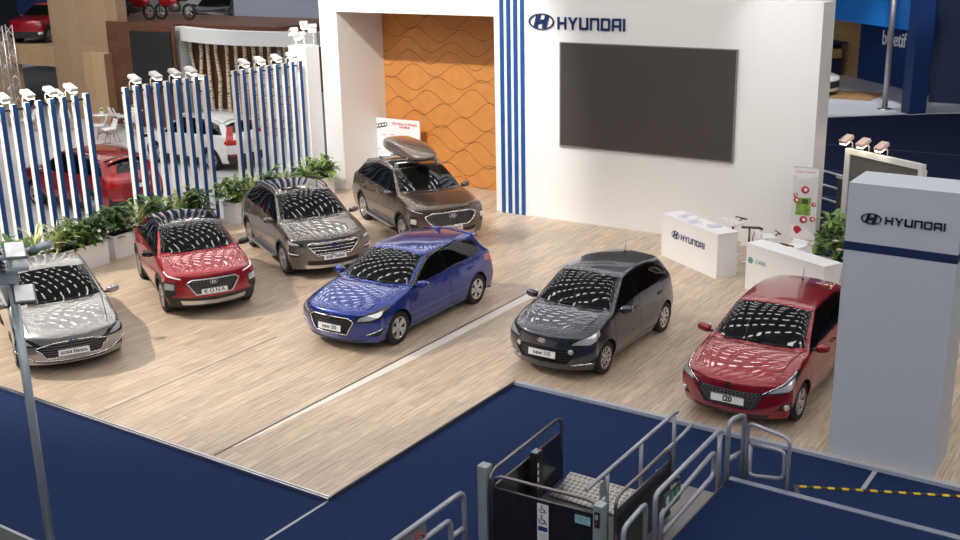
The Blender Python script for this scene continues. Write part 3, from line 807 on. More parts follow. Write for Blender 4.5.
TUC = base(4.48, 1.85, 1.645, 2.67, .91, zh0=.94, zh1=1.135, xc=1.10, xh=.34, xre=-1.58, zre=1.55, xg=-1.98, zg=1.20, zt=1.10, zb0=1.06, zb1=1.15, rw=.35, xRd=-1.16, xdlo=-1.62, xq=-1.10, zmid=.72, zlow=.48, zsill=.25, nose=.42, clad=True, cladw=.055,
    rim='split', spokes=5, rimm=RIMD, plate=(.515, 'нов Tucson', .085), badge=(.765, .19), rails=BLACKP, steps=True, tw=.235,
    feat=[([(.30, -.01), (.24, .52), (-1.3, .52), (-1.3, -.01)], 'top', 'panoroof'), (hexa(.84, .79, .56, .52, .60, .38), 'front', 'grille'), ([(.55, .76), (.60, .835), (.86, .90), (1.16, .965), (1.14, .90), (.90, .79)], 'corner', 'head'), ([(.66, .79), (.70, .835), (.98, .90), (.96, .86), (.86, .80)], 'corner', 'lens'),
          ([(.68, .54), (.66, .62), (.92, .68), (.94, .56)], 'corner', 'fog'), ([(-.01, .42), (.60, .45), (.56, .32), (-.01, .30)], 'front', 'lowgrille'), ([(-.01, .31), (.66, .34), (.62, .26), (-.01, .24)], 'front', 'skid')],
    lines=[('grille_frame', [(0, .56), (.38, .56), (.60, .79), (.52, .84), (0, .84)], 'front', .016, CHROME), ('daytime_light', [(.68, .59), (.80, .60), (.93, .63)], 'corner', .016, LENS)], drl_sep=True,
    bars=(.60, .81, 4, lambda z: crv([(.56, .37), (.79, .585), (.84, .51)], z), CHROME, .013))
SFE = base(4.77, 1.89, 1.68, 2.765, .94, zh0=1.0, zh1=1.18, xc=1.15, xh=.38, xre=-1.80, zre=1.575, xg=-2.18, zg=1.22, zt=1.12, zb0=1.09, zb1=1.16, rw=.362, xRd=-1.24, xdlo=-1.95, xq=-1.20, zmid=.74, zlow=.50, zsill=.26, nose=.40, clad=True, cladw=.05,
    rim='split', spokes=5, rimm=RIMD, plate=(.50, 'нов Santa Fe', .08), badge=(.80, .21), rails=ALU, steps=True, tw=.235,
    feat=[([(.34, -.01), (.28, .54), (-1.5, .54), (-1.5, -.01)], 'top', 'panoroof'), ([(-.01, .89), (.50, .88), (.66, .80), (.58, .66), (.42, .56), (-.01, .56)], 'front', 'grille'), ([(.56, .90), (.82, .955), (1.16, 1.01), (1.12, .965), (.86, .915), (.58, .87)], 'corner', 'head'),
          ([(.72, .54), (.74, .80), (.94, .82), (.98, .56)], 'corner', 'fog'), ([(.76, .62), (.76, .74), (.90, .76), (.92, .64)], 'corner', 'lens2'), ([(-.01, .44), (.66, .47), (.60, .33), (-.01, .31)], 'front', 'lowgrille'), ([(-.01, .33), (.70, .37), (.66, .27), (-.01, .25)], 'front', 'skid')],
    lines=[('grille_frame', [(0, .56), (.42, .56), (.58, .66), (.66, .80), (.50, .88), (0, .89)], 'front', .016, CHROME), ('daytime_light', [(.60, .89), (.84, .94), (1.12, .99)], 'corner', .010, CHROME)],
    bars=(.59, .86, 8, lambda z: crv([(.56, .40), (.66, .56), (.80, .63), (.89, .49)], z), mat('grille_chrome_dark', (.18, .18, .19), .3, .8), .008), mesh=15)
for q in (KON, SFE): q['feat'] = [(a, b, 'lens' if c == 'lens2' else c) for a, b, c in q['feat']]
CRV = base(4.59, 1.855, 1.68, 2.66, .92, zh0=.95, zh1=1.13, xc=1.10, xh=.34, xre=-1.75, zre=1.58, xg=-2.08, zg=1.18, zt=1.05, zb0=1.05, zb1=1.14, rw=.35, xRd=-1.14, xdlo=-1.85, xq=-1.10, zmid=.72, zlow=.48, zsill=.27, clad=True, cladw=.05, rim='split', rimm=RIMD, rails=ALU, spoiler=True, rplate=.86, badge=(.78, .16),
    feat=[(hexa(.86, .80, .66, .60, .62, .50), 'front', 'grille'), ([(.56, .80), (.60, .88), (1.1, .96), (1.1, .88), (.9, .80)], 'corner', 'head'), ([(.44, .86), (.46, 1.02), (.60, 1.03), (.62, 1.42), (.78, 1.42), (.84, 1.06), (.92, .92), (.8, .86)], 'rcorner', 'tail'), ([(-.01, .56), (.9, .58), (.9, .26), (-.01, .26)], 'rear', 'rlow'), ([(.40, .50), (.40, .56), (.74, .58), (.74, .52)], 'rcorner', 'reflector')])
CIT = base(4.16, 1.76, 1.62, 2.60, .85, zh0=.98, zh1=1.12, xc=1.08, xh=.38, xre=-1.45, zre=1.52, xg=-1.76, zg=1.16, zt=1.05, zb0=1.03, zb1=1.10, rw=.345, xRd=-1.08, xdlo=-1.45, xq=-1.02, zmid=.72, zlow=.48, zsill=.25, clad=True, cladw=.09, rim='split', rimm=RIMD, rails=BLACKP, mirm=GLOSSB, two_tone=True,
    feat=[([(.36, -.01), (.30, .66), (-1.5, .66), (-1.5, -.01)], 'top', 'roof'), ([(.60, .80), (.62, .88), (1.0, .93), (1.0, .86)], 'corner', 'head'), ([(-.01, .54), (.92, .52), (.9, .25), (-.01, .25)], 'front', 'bump'), ([(.66, .40), (.66, .50), (.86, .52), (.88, .42)], 'corner', 'lens')])
HAT = base(3.95, 1.75, 1.48, 2.55, .80, zh0=.80, zh1=1.0, xc=1.04, xh=.28, xre=-1.4, zre=1.40, xg=-1.68, zg=1.04, zt=.95, zb0=.95, zb1=1.04, rw=.315, xRd=-1.05, xdlo=-1.35, xq=-1.0, rim='split',
    feat=[(hexa(.66, .6, .34, .5, .55, .45), 'front', 'grille'), ([(.46, .66), (.60, .74), (1.0, .85), (1.05, .75), (.7, .63)], 'corner', 'head'), ([(.4, .78), (.4, .98), (.8, 1.0), (.84, .80)], 'rcorner', 'tail')],
    bars=(.38, .62, 6, lambda z: .48, mat('grille_chrome_dark', (.18, .18, .19), .3, .8), .012))
for q in (KON, CIT): q['roofm'] = GLOSSB
for q in (I30, I10, I20, ELA, TUC, SFE, CRV, HAT): q.pop('mirm', None)

PBLUE = paint('blue_metallic', (.008, .034, .25), .45, .24)
PGREY = paint('blue_grey_metallic', (.048, .053, .072), .6, .25)
PRED = paint('red_pearl', (.27, .006, .016), .35, .25)
PREDK = paint('bright_red_pearl', (.30, .006, .012), .25, .25)
PSILV = paint('silver_metallic', (.36, .355, .35), .7, .3)
PTUC = paint('taupe_grey_metallic', (.17, .155, .145), .7, .26)
PSFE = paint('bronze_brown_metallic', (.125, .095, .075), .65, .27)
PWHITE = paint('white_pearl', (.78, .78, .78), .0, .3)
PORANGE = paint('roof_orange', (.65, .09, .02), .1, .3)
CIT['roofm'] = PORANGE
# ------------------------------------------------------------------ camera, world
cd = bpy.data.cameras.new('camera'); cam = bpy.data.objects.new('camera', cd); COL.objects.link(cam); SC.camera = cam
cd.sensor_width = 36; cd.lens = 1109.38 * 36 / 960; cd.clip_end = 300
yw, pt_, rl_ = 2.16560919, .29689096, .02048091
Fv = Vector((math.cos(yw) * math.cos(pt_), math.sin(yw) * math.cos(pt_), -math.sin(pt_))); Rv = Vector((math.sin(yw), -math.cos(yw), 0)); Dv = Fv.cross(Rv)
xr = Rv * math.cos(rl_) + Dv * math.sin(rl_); yd = Dv * math.cos(rl_) - Rv * math.sin(rl_)
CM = Matrix((xr, -yd, -Fv)).transposed().to_4x4(); CM.translation = Vector((0, 0, 7.2967)); cam.matrix_world = CM

wd = bpy.data.worlds.new('hall_air'); SC.world = wd; wd.use_nodes = True
wd.node_tree.nodes['Background'].inputs[0].default_value = (.16, .17, .19, 1); wd.node_tree.nodes['Background'].inputs[1].default_value = .8

# ------------------------------------------------------------------ floors
OAK = wood_mat('oak_planks', (.575, .46, .345), (.45, .35, .26), (.25, .19, .14), 1.35, .19, 'Y', .34, .30, .003)
CARPET = mat('navy_carpet', (.013, .027, .080), .95, 0, 0, None, 0, .1, .25, 60, .25, 500)
CARPETD = mat('dark_navy_carpet', (.012, .020, .052), .95, 0, 0, None, 0, .1, .2, 40)
GREYF = mat('pale_grey_floor', (.56, .56, .57), .35, noise=.06, nscale=3)
b = MB()
P = [(-21.9, 10.0), (-9.3, 10.0), (-9.3, 14.74), (5, 14.74), (5, 24.6), (-16.02, 24.6), (-16.02, 27.0), (-22.2, 27.0), (-22.2, 24.4), (-21.9, 24.4)]
A = [b.v((x, y, 0)) for x, y in P]; B2 = [b.v((x, y, -.06)) for x, y in P]; b.face(A); b.face(B2[::-1])
for i in range(len(P)): b.face([A[i], B2[i], B2[(i + 1) % len(P)], A[(i + 1) % len(P)]])
struct('floor', b, OAK)
b = MB(); b.box(-40, 30, -25, 24.6, -.12, -.055); struct('floor_carpet', b, CARPET)
b = MB(); b.box(-60, -21.95, 10.0, 60, -.10, -.005); struct('floor_of_the_neighbouring_stand', b, GREYF)
b = MB(); b.box(-21.95, 30, 24.6, 90, -.12, -.02); struct('floor_hall_carpet', b, CARPETD)
# metal edging where the wood deck meets the carpet
b = MB(); b.box(-21.9, -9.27, 9.93, 9.955, -.05, .006); b.box(-21.9, -9.27, 9.975, 10.005, -.05, .008); struct('trim_1', b, ALU)
b = MB(); b.box(-9.30, -9.275, 9.95, 14.74, -.05, .008); struct('trim_2', b, mat('dark_edge', (.10, .10, .13), .35, .5))
b = MB(); b.box(-9.3, 5, 14.66, 14.745, -.05, .007); struct('trim_3', b, mat('tape_grey', (.38, .42, .50), .35))
b = MB(); b.box(-9.33, -9.29, 4, 9.94, -.056, -.052); struct('trim_4', b, mat('seam_grey', (.36, .38, .42), .5))
b = MB(); b.box(-20, -9.33, 7.17, 7.21, -.056, -.05); struct('trim_5', b, mat('seam_grey', (.36, .38, .42), .5))
b = MB(); b.box(-20, -9.33, 0, 7.17, -.056, -.051); struct('floor_walkway', b, mat('walkway_dark', (.025, .027, .032), .6))
SEAM = mat('deck_seam', (.05, .04, .035), .4, .3)
b = MB(); b.bm.faces.new([b.v(q) for q in ((-11.56, 10.4, .003), (-11.53, 10.4, .003), (-11.36, 14.5, .003), (-11.33, 19.05, .003), (-11.56, 19.05, .003))]); struct('painted_light_band', b, mat('painted_deck_light', (.74, .69, .63), .3))  # no trim: patch of light on the planks, painted as a pale wedge
b = MB(); b.box(-11.60, -11.565, 10.05, 19.05, .0005, .004); struct('trim_7', b, SEAM)
b = MB(); b.box(-14.32, -14.29, 10.05, 14.2, .0005, .004); struct('trim_8', b, mat('deck_seam_light', (.25, .22, .2), .35, .3))
b = MB()
for i, (x0, x1, y) in enumerate(((-12, 30, 30.5), (-12, 30, 34), (-12, 30, 38.2))): b.box(x0, x1, y, y + .06, -.021, -.016)
struct('trim_9', b, mat('carpet_seam', (.05, .07, .13), .9))

# ------------------------------------------------------------------ hall shell: ceiling with a grid of light panels, far walls
b = MB(); b.box(-70, 45, -35, 75, 15.0, 15.3); struct('ceiling', b, mat('ceiling_grey', (.14, .145, .16), .9))
b = MB()
CE = 14.7
for i in range(-42, 18):
    for j in range(-20, 40):
        x, y = i * 1.05 + .4, j * .95
        b.box(x - .27, x + .27, y - .065, y + .065, CE, CE + .05)
struct('ceiling_lights', b, mat('ceiling_light_panel', (1, 1, 1), .5, emit=(1, .97, .93), estr=10.3))
b = MB(); b.box(-70, -52, 50, 50.3, 0, 15); struct('wall_far', b, mat('hall_wall_blue', (.010, .035, .11), .8))
b = MB(); b.box(-62, -61.7, -30, 50, 0, 15); struct('wall_left', b, mat('hall_wall_dark', (.03, .04, .06), .8))
b = MB(); b.box(-52, 45, 74, 74.3, 0, 15); struct('wall_back', b, mat('hall_wall_brown', (.10, .045, .025), .8))
b = MB(); b.box(-37.3, -24, 36.0, 36.4, 0, 7); struct('wall_grey', b, mat('blue_grey_wall', (.30, .325, .41), .7))

# ------------------------------------------------------------------ brand wall with screen
STAND = 'brand wall'
b = MB(); b.box(-16.02, -7.5, 24.55, 25.4, 0, 5.66); struct('wall_back_white', b, WHITE)
b = MB(); b.box(-22.02, -21.36, 24.55, 26.9, 0, 5.66); struct('wall_portal_left', b, WHITE)
b = MB(); b.box(-22.02, -16.02, 24.552, 26.9, 5.17, 5.658); struct('wall_portal_top', b, WHITE)
ow = mat('orange_panel', (.60, .245, .06), .5, noise=.06, nscale=4)
b = MB(); b.box(-21.36, -16.02, 26.6, 26.88, 0, 5.17); orange = struct('wall_niche_orange', b, ow)
b = MB()
rnd = random.Random(3)
for k in range(15):
    z0 = .12 + k * .36; ph = (k % 2) * PI + rnd.uniform(-.5, .5); am = .17 + .05 * rnd.random(); lam = 1.55 + .12 * rnd.random()
    L0, L1 = [], []
    for i in range(61):
        x = -21.35 + 5.32 * i / 60; z = z0 + am * math.sin(2 * PI * x / lam + ph) + .06 * math.sin(x * 1.7 + k)
        z = min(max(z, .02), 5.14); L0.append(b.v((x, 26.594, z - .008))); L1.append(b.v((x, 26.594, z + .008)))
    for i in range(60): b.face([L0[i], L0[i + 1], L1[i + 1], L1[i]])
o = b.build('wave_line_pattern', mat('wave_brown', (.16, .055, .02), .5), orange)
for k in range(4):
    x = -15.775 + .208 * k
    b = MB(); b.box(x - .052, x + .052, 24.515, 24.56, .0, 5.66); o = b.build('wall_stripe', BLUES)
    tag(o, '%s blue vertical stripe on the white wall, counted from the orange niche' % (ORD[k]), 'wall stripe', 'blue stripes on the white wall')
scr = empty('display_screen', (-11.7, 24.5, 3.285), 0, 'huge dark switched-off display screen on the white wall', 'screen')
b = MB(); b.box(-2.3, 2.3, -.0, .06, -1.285, 1.285); b.build('screen_surface', mat('screen_black', (.055, .047, .043), .42, spec=.6), scr)
b = MB()
for q in ((-2.33, 2.33, 1.285, 1.31), (-2.33, 2.33, -1.31, -1.285), (-2.33, -2.3, -1.285, 1.285), (2.3, 2.33, -1.285, 1.285)): b.box(q[0], q[1], -.012, .06, q[2], q[3])
b.build('screen_frame', mat('frame_grey', (.2, .2, .2), .5), scr)
NAVYL = mat('logo_navy', (.005, .02, .11), .4)
sg = empty('wall_logo_sign', (-14.58, 24.545, 5.06), 0, 'navy oval emblem and wide letters on the white wall above the dark screen', 'sign')
b = MB(); oval_h(b, face_mat((0, -.005, .02), (1, 0, 0), (0, 0, 1)), .74, .40, .03, .10); b.build('emblem', NAVYL, sg)
b = MB(); word_mesh(b, 'HYUNDAI', face_mat((.47, -.005, -.155), (1, 0, 0), (0, 0, 1)), .30, .83, .20, .03); b.build('letters', NAVYL, sg)

# poster board in the niche
pb = empty('poster_board', (-20.72, 26.15, 0), 0, 'white poster board standing behind the brown car with roof box', 'poster board')
b = MB(); b.box(-1.0, .98, -.02, .02, .55, 1.93); b.build('board', mat('poster_white', (.85, .85, .86), .4), pb)
b = MB(); b.box(-.8, -.75, .0, .05, 0, .56); b.box(.75, .8, 0, .05, 0, .56); b.build('stand', ALU, pb)
PR = mat('poster_red', (.55, .01, .02), .5)
Mp = lambda x, z: face_mat((x, -.022, z), (1, 0, 0), (0, 0, 1))
text('headline', 'ТЕСТИРАЈ ГО ТВОЈОТ\nHYUNDAI', .085, Mp(.42, 1.74), PR, pb, .001, bold=.004)
b = MB()
for k in range(5):
    b.lathe([(.07, 0), (.055, .004), (.04, 0)], 12, Mp(-.72 + k * .105, 1.66 + k * .022)); b.box(-.03, .03, -.008, .008, 0, .004, Mp(-.74 + k * .105, 1.59 + k * .022))
b.build('symbols', BLACKP, pb)
for k, (x, z) in enumerate(((-.75, 1.38), (-.75, 1.2), (-.38, 1.42), (-.62, .98), (-.05, 1.45))):
    b = MB(); b.box(-.07, .07, -.012, .012, 0, .003, Mp(x, z)); b.build('text_line', mat('poster_pale_red', (.7, .3, .25), .5), pb)
b = MB(); b.prism([(.12, 1.20), (.18, 1.36), (.34, 1.46), (.62, 1.47), (.78, 1.38), (.9, 1.33), (.92, 1.2)], -.026, -.021); b.build('printed_car', mat('poster_lime', (.55, .65, .02), .4), pb)
b = MB(); b.prism([(.24, 1.36), (.36, 1.44), (.6, 1.45), (.72, 1.37)], -.028, -.025); b.build('printed_window', BLACKP, pb)

# ------------------------------------------------------------------ slatted fence
def fence(y0, label, n=9, pitch=.318, x=-22.05):
    f = empty('slat_fence', (x, y0, 0), 0, label, 'fence', 'blue and white slat fences')
    for k in range(n):
        y = k * pitch
        b = MB(); b.box(-.125, -.004, y - .055, y + .055, 0, 3.85); s = b.build('slat', mat('slat_white', (.84, .84, .83), .4), f)
        b = MB(); b.box(-.004, .006, y - .0555, y + .0555, 0, 3.85); b.build('slat_front', mat('slat_blue', (.007, .065, .25), .4), s)
    b = MB(); b.box(-.13, -.09, -.1, (n - 1) * pitch + .1, 3.70, 3.74); b.build('top_rail', BLACKP, f)
    b = MB(); b.box(-.24, .02, -.12, (n - 1) * pitch + .12, 0, .03); b.build('base_plate', WHITE, f)
    return f
fence(13.88, 'slatted blue and white fence nearest the silver car'); fence(17.55, 'slatted blue and white fence behind the red car with black roof'); fence(21.14, 'slatted blue and white fence behind the taupe grey car')
LAMPG = mat('lamp_warm_glow', (1, .95, .8), .3, emit=(1, .86, .6), estr=14)
lampw = mat('lamp_white', (.72, .72, .70), .4)
def clip_lamp(loc, rz, label, group, s=1., col=lampw):
    l = empty('spot_lamp', loc, rz, label, 'lamp', group)
    M = Matrix.Translation((.10 * s, 0, .16 * s)) @ rotm(ry=.42)
    b = MB(); b.box(-.16 * s, .14 * s, -.105 * s, .105 * s, -.03 * s, .07 * s, M, .02 * s); b.build('lamp_head', col, l)
    b = MB(); b.box(.0 * s, .135 * s, -.085 * s, .085 * s, -.045 * s, -.028 * s, M); b.build('lamp_glass', LAMPG, l)
    b = MB(); b.tube([(-.12 * s, 0, -.1 * s), (-.12 * s, 0, .06 * s), (-.02 * s, 0, .15 * s)], .016 * s, 6); b.build('lamp_arm', col, l)
    return l
for sec, (ys, nm) in enumerate((((14.24, 14.85, 15.43, 15.97), 'left slat fence'), ((17.8, 18.45, 19.05, 19.58), 'middle slat fence'), ((21.45, 22.05, 22.7, 23.3), 'right slat fence'))):
    for k, y in enumerate(ys):
        clip_lamp((-22.12, y, 3.86), 0, '%s white spot lamp from left on top of the %s' % (ORD[k], nm), 'spot lamps on the slat fences')
clip_lamp((-22.3, 19.95, 3.70), .5, 'small white spot lamp hanging off the right end of the middle slat fence', 'spot lamps on the slat fences', .8)
clip_lamp((-22.25, 15.72, 3.80), 0, 'smaller white spot lamp between the last two lamps of the left slat fence', 'spot lamps on the slat fences', .8)

# ------------------------------------------------------------------ planters and plants
GREEN = [mat('leaf_green', (.14, .24, .05), .45, noise=.4, nscale=9), mat('leaf_dark', (.055, .13, .03), .45, noise=.4, nscale=9), mat('leaf_pale', (.60, .66, .32), .45, noise=.3, nscale=14)]
def leaf(b, p, az, el, L, w, droop=.5, n=4):
    d = Vector((math.cos(az), math.sin(az), 0)); s = Vector((-math.sin(az), math.cos(az), 0)); q = Vector(p); prev = None
    for i in range(n + 1):
        t = i / n; e = el - droop * 1.6 * t
        ww = w * (math.sin(PI * min(max(t * .9 + .08, 0), 1)) ** .8)
        a, c = b.v(q + s * ww / 2 + Vector((0, 0, ww * .15))), b.v(q - s * ww / 2 + Vector((0, 0, ww * .15)))
        if prev: b.face([prev[0], prev[1], c, a], True)
        prev = (a, c); q = q + (d * math.cos(e) + Vector((0, 0, math.sin(e)))) * (L / n)
def plant(loc, kind, label, group, rn, s=1.):
    r = empty({'spider': 'spider_plant', 'bush': 'leafy_plant'}[kind], loc, 0, label, 'plant', group)
    b = MB()
    if kind == 'spider':
        for k in range(46):
            leaf(b, (rn.uniform(-.04, .04), rn.uniform(-.04, .04), rn.uniform(0, .25)), rn.uniform(0, 2 * PI), rn.uniform(.3, 1.35), rn.uniform(.45, .75) * s, .045, rn.uniform(.35, .75))
        b.build('leaves', GREEN[2], r, False)
    else:
        st = MB()
        for k in range(11):
            a = rn.uniform(0, 2 * PI); rad = rn.uniform(.05, .28) * s; h = rn.uniform(.12, .55) * s
            top = Vector((math.cos(a) * rad, math.sin(a) * rad * 1.25, h)); st.tube([(0, 0, -.05), top * .5 + Vector((0, 0, .1)), top], .008, 4)
            for j in range(9): leaf(b, top + Vector((rn.uniform(-.1, .1), rn.uniform(-.1, .1), rn.uniform(-.22, .08))), rn.uniform(0, 2 * PI), rn.uniform(-.1, .9), rn.uniform(.2, .36) * s, rn.uniform(.08, .13) * s, rn.uniform(.4, .9))
        b.build('leaves', GREEN[rn.choice((0, 0, 1))], r, False); st.build('stems', GREEN[1], r)
    return r
SOIL = mat('soil', (.03, .02, .012), .9)
def planter(x0, x1, y0, y1, h, label):
    p = empty('planter_box', ((x0 + x1) / 2, (y0 + y1) / 2, 0), 0, label, 'planter', 'white planter boxes'); a, c = (x1 - x0) / 2, (y1 - y0) / 2
    b = MB()
    b.box(-a, a, -c, c, 0, h - .06); b.box(-a, a, -c, -c + .04, h - .06, h); b.box(-a, a, c - .04, c, h - .06, h); b.box(-a, -a + .04, -c + .04, c - .04, h - .06, h); b.box(a - .04, a, -c + .04, c - .04, h - .06, h)
    b.build('box', WHITEL, p); b = MB(); b.box(-a + .04, a - .04, -c + .04, c - .04, h - .06, h - .03); b.build('soil', SOIL, p)
    return p
planter(-21.72, -21.22, 13.4, 15.86, .55, 'white planter box behind the silver car'); planter(-21.80, -21.36, 16.15, 19.2, .55, 'white planter box behind the red car with black roof'); planter(-21.72, -21.24, 19.98, 23.9, .55, 'white planter box behind the taupe grey car')
rn = random.Random(11)
PL = [(13.75, 'bush'), (14.15, 'spider'), (14.7, 'spider'), (14.95, 'bush'), (15.25, 'bush'), (15.6, 'bush'), (16.3, 'bush'), (16.6, 'bush'), (17.1, 'spider'), (17.5, 'bush'), (18.0, 'bush'), (18.45, 'spider'), (18.75, 'bush'), (19.05, 'bush'), (20.15, 'bush'), (20.5, 'bush'), (20.85, 'spider'), (21.4, 'bush'), (22.1, 'spider'), (22.5, 'bush'), (22.95, 'spider'), (23.4, 'bush'), (23.75, 'bush')]
cnt = {}
for y, k in PL:
    pn = 'behind silver sedan' if y < 16 else 'behind red crossover' if y < 19.5 else 'behind taupe suv'
    c = cnt[pn, k] = cnt.get((pn, k), 0) + 1
    x = (-21.47 if y < 16 or y > 19.5 else -21.58)
    plant((x + rn.uniform(-.06, .06), y, .52), k, '%s %s from left in planter %s' % (ORD[c - 1], 'pale spiky plant' if k == 'spider' else 'bushy green plant', pn), 'plants along the slat fences', rn, rn.uniform(.9, 1.15))

# ------------------------------------------------------------------ cars on the deck
R_ = math.radians
G = 'new cars on display'
make_car(I30, 'hatchback_car', 'metallic blue hatchback car in the middle of the wood deck', G, (-12.97, 16.43, 0), R_(-89), PBLUE)
make_car(I10, 'small_car', 'small dark blue-grey hatchback car with round white fog lamps', G, (-8.96, 16.98, 0), R_(-89.6), PGREY)
make_car(I20, 'hatchback_car', 'dark red hatchback car beside the white tower', G, (-5.58, 16.95, 0), R_(-90), PRED)
make_car(ELA, 'sedan_car', 'silver sedan car at the left end behind the lamp post', G, (-18.04, 12.1, 0), R_(-28), PSILV)
make_car(KON, 'crossover_car', 'bright red crossover car with a black roof', G, (-18.05, 15.55, 0), R_(-30), PREDK)
make_car(TUC, 'suv_car', 'taupe grey suv car with chrome bar grille', G, (-17.75, 18.75, 0), R_(-29), PTUC)
sfr, sfs = make_car(SFE, 'suv_car', 'bronze brown suv car carrying a roof box', G, (-16.95, 22.15, 0), R_(-30.5), PSFE)
rb = empty('roof_box', (0, 0, 0), 0, 'brown aerodynamic roof box on the bronze brown suv', 'roof box'); rb.matrix_world = Matrix.Translation((-16.95, 22.15, 0)) @ rotm(rz=R_(-30.5))
b = MB()
prof = [(-1.25, .30, .05, .26), (-1.15, .36, .01, .31), (-.6, .42, 0, .34), (.1, .43, 0, .33), (.65, .40, .01, .27), (.98, .30, .05, .19), (1.08, .16, .09, .14)]
rings = []
for x, w, z0, z1 in prof:
    rings.append([b.v((x - .15, .0 + w * math.copysign(abs(math.cos(a)) ** .6, math.cos(a)), 1.80 + (z0 + z1) * .62 + (z1 - z0) * .62 * math.copysign(abs(math.sin(a)) ** .7, math.sin(a)))) for a in [2 * PI * j / 20 for j in range(20)]])
for A, B in zip(rings, rings[1:]):
    for j in range(20): b.face([A[j], A[(j + 1) % 20], B[(j + 1) % 20], B[j]], True)
b.face(rings[0]); b.face(rings[-1][::-1])
o = b.build('box_shell', paint('box_brown', (.13, .10, .085), .3, .25), rb)
md = o.modifiers.new('s', 'SUBSURF'); md.levels = 1; md.render_levels = 1
for x in (-.75, .35):
    b = MB(); b.tube([(x - .15, -.56, 1.745), (x - .15, .56, 1.745)], .022, 6)
    for y in (-.56, .56): b.box(x - .20, x - .10, y - .03, y + .03, 1.66, 1.75)
    b.build('cross_bar', ALU, rb)
# ------------------------------------------------------------------ tower sign
tw = empty('sign_tower', (-3.35, 15.2, 0), 0, 'tall white square tower with navy band beside the dark red car', 'sign tower')
b = MB(); b.box(-.67, .78, -.40, .42, 0, 3.05); b.box(-.67, .78, -.40, .42, 3.17, 3.98); b.build('body', mat('tower_white', (.50, .53, .595), .5), tw)
b = MB(); b.box(-.675, .785, -.405, .425, 3.05, 3.17); b.build('band', NAVYS, tw)
DK = mat('sign_dark', (.012, .014, .03), .35)
b = MB(); oval_h(b, face_mat((-.34, -.40, 3.52), (1, 0, 0), (0, 0, 1)), .27, .15, .02, .12); b.build('emblem', DK, tw)
b = MB(); word_mesh(b, 'HYUNDAI', face_mat((-.16, -.40, 3.465), (1, 0, 0), (0, 0, 1)), .105, .98, .18, .02); b.build('letters', DK, tw)

# ------------------------------------------------------------------ counters
def counter(loc, rz, L, D, H, label, mats=WHITEL):
    c = empty('reception_counter', loc, rz, label, 'counter', 'white counters')
    b = MB(); b.box(0, L, 0, .04, 0, H); b.box(0, .04, .04, D, 0, H); b.box(L - .04, L, .04, D, 0, H); b.box(.04, L - .04, D - .1, D - .06, 0, .9 * H); b.build('body', mats, c)
    b = MB(); b.box(-.015, L + .015, -.015, D + .01, H, H + .035); b.build('counter_top', mats, c)
    return c
c1 = counter((-10.37, 22.85, 0), R_(-31.5), 2.12, .52, .97, 'white reception counter with navy emblem and lettering before the screen wall')
b = MB(); oval_h(b, face_mat((.56, -.002, .62), (1, 0, 0), (0, 0, 1)), .30, .19, .008, .12); b.build('emblem', NAVYL, c1)
b = MB(); word_mesh(b, 'HYUNDAI', face_mat((.77, -.002, .55), (1, 0, 0), (0, 0, 1)), .135, .88, .20, .008); b.build('letters', NAVYL, c1)
c2 = counter((-7.80, 21.42, 0), R_(-25), 2.08, .45, .97, 'plain white counter behind the dark red car')
TEALM = mat('teal_print', (.01, .22, .22), .5)
b = MB(); oval_h(b, face_mat((.13, -.002, .66), (1, 0, 0), (0, 0, 1)), .14, .13, .006, .2); b.build('emblem', TEALM, c2)
text('letters', 'CARE', .12, face_mat((.42, -.003, .66), (1, 0, 0), (0, 0, 1)), TEALM, c2, .001)
rn = random.Random(5)
for k in range(7):
    b = MB(); M = Matrix.Translation((.25 + .26 * k, .24 + rn.uniform(-.08, .1), 0)) @ rotm(rz=rn.uniform(-.5, .5))
    b.box(-.105, .105, -.15, .15, 1.008, 1.013 + .012 * (k % 3), M)
    fl_ = b.build('leaflet_stack', mat('paper_%d' % (k % 2), ((.86, .86, .88), (.6, .62, .7))[k % 2], .5)); fl_.matrix_world = c1.matrix_local.copy() if False else Matrix.Translation((-10.37, 22.85, 0)) @ rotm(rz=R_(-31.5))
    tag(fl_, '%s pile of leaflets from the left on the lettered white counter' % ORD[k], 'leaflets', 'leaflets on the lettered counter')

# ------------------------------------------------------------------ bar stools, banner
def stool(loc, rz, label):
    s = empty('bar_stool', loc, rz, label, 'bar stool', 'white bar stools')
    b = MB(); b.box(-.19, .19, -.19, .19, .72, .76, None, .015); b.box(-.19, -.15, -.19, .19, .76, .86, rotm(), .012); b.build('seat', WHITEL, s)
    b = MB(); b.tube([(0, 0, .03), (0, 0, .72)], .028, 10); b.build('column', mat('dark_chrome', (.10, .08, .075), .25, 1), s)
    b = MB(); b.lathe([(0, .03), (.05, .03), (.2, .012), (.21, 0), (0, 0)], 20); b.build('base', CHROME, s)
    b = MB(); b.tube([(.0, .0, .70), (.19, 0, .71), (.27, 0, .80), (.27, -.17, .82), (.27, .17, .82)], .016, 6); b.build('back_bar', mat('dark_chrome', (.10, .08, .075), .25, 1), s)
    b = MB(); b.tube([(-.0, .12, .26), (.18, .10, .26), (.18, -.10, .26), (0, -.12, .26)], .012, 6); b.build('foot_rest', CHROME, s)
    return s
stool((-9.0, 23.75, 0), R_(70), 'white bar stool directly behind the lettered counter')
stool((-7.95, 23.0, 0), R_(40), 'white bar stool between the two white counters')
stool((-7.15, 22.55, 0), R_(250), 'white bar stool behind the plain counter before the roll-up banner')
tb = empty('side_table', (-8.42, 23.3, 0), R_(20), 'dark metal side table frame between the two white bar stools', 'side table')
b = MB(); b.tube([(-.2, -.02, .82), (.2, -.02, .82), (.26, 0, .78)], .03, 8); b.build('top_bar', mat('dark_chrome', (.10, .08, .075), .25, 1), tb)
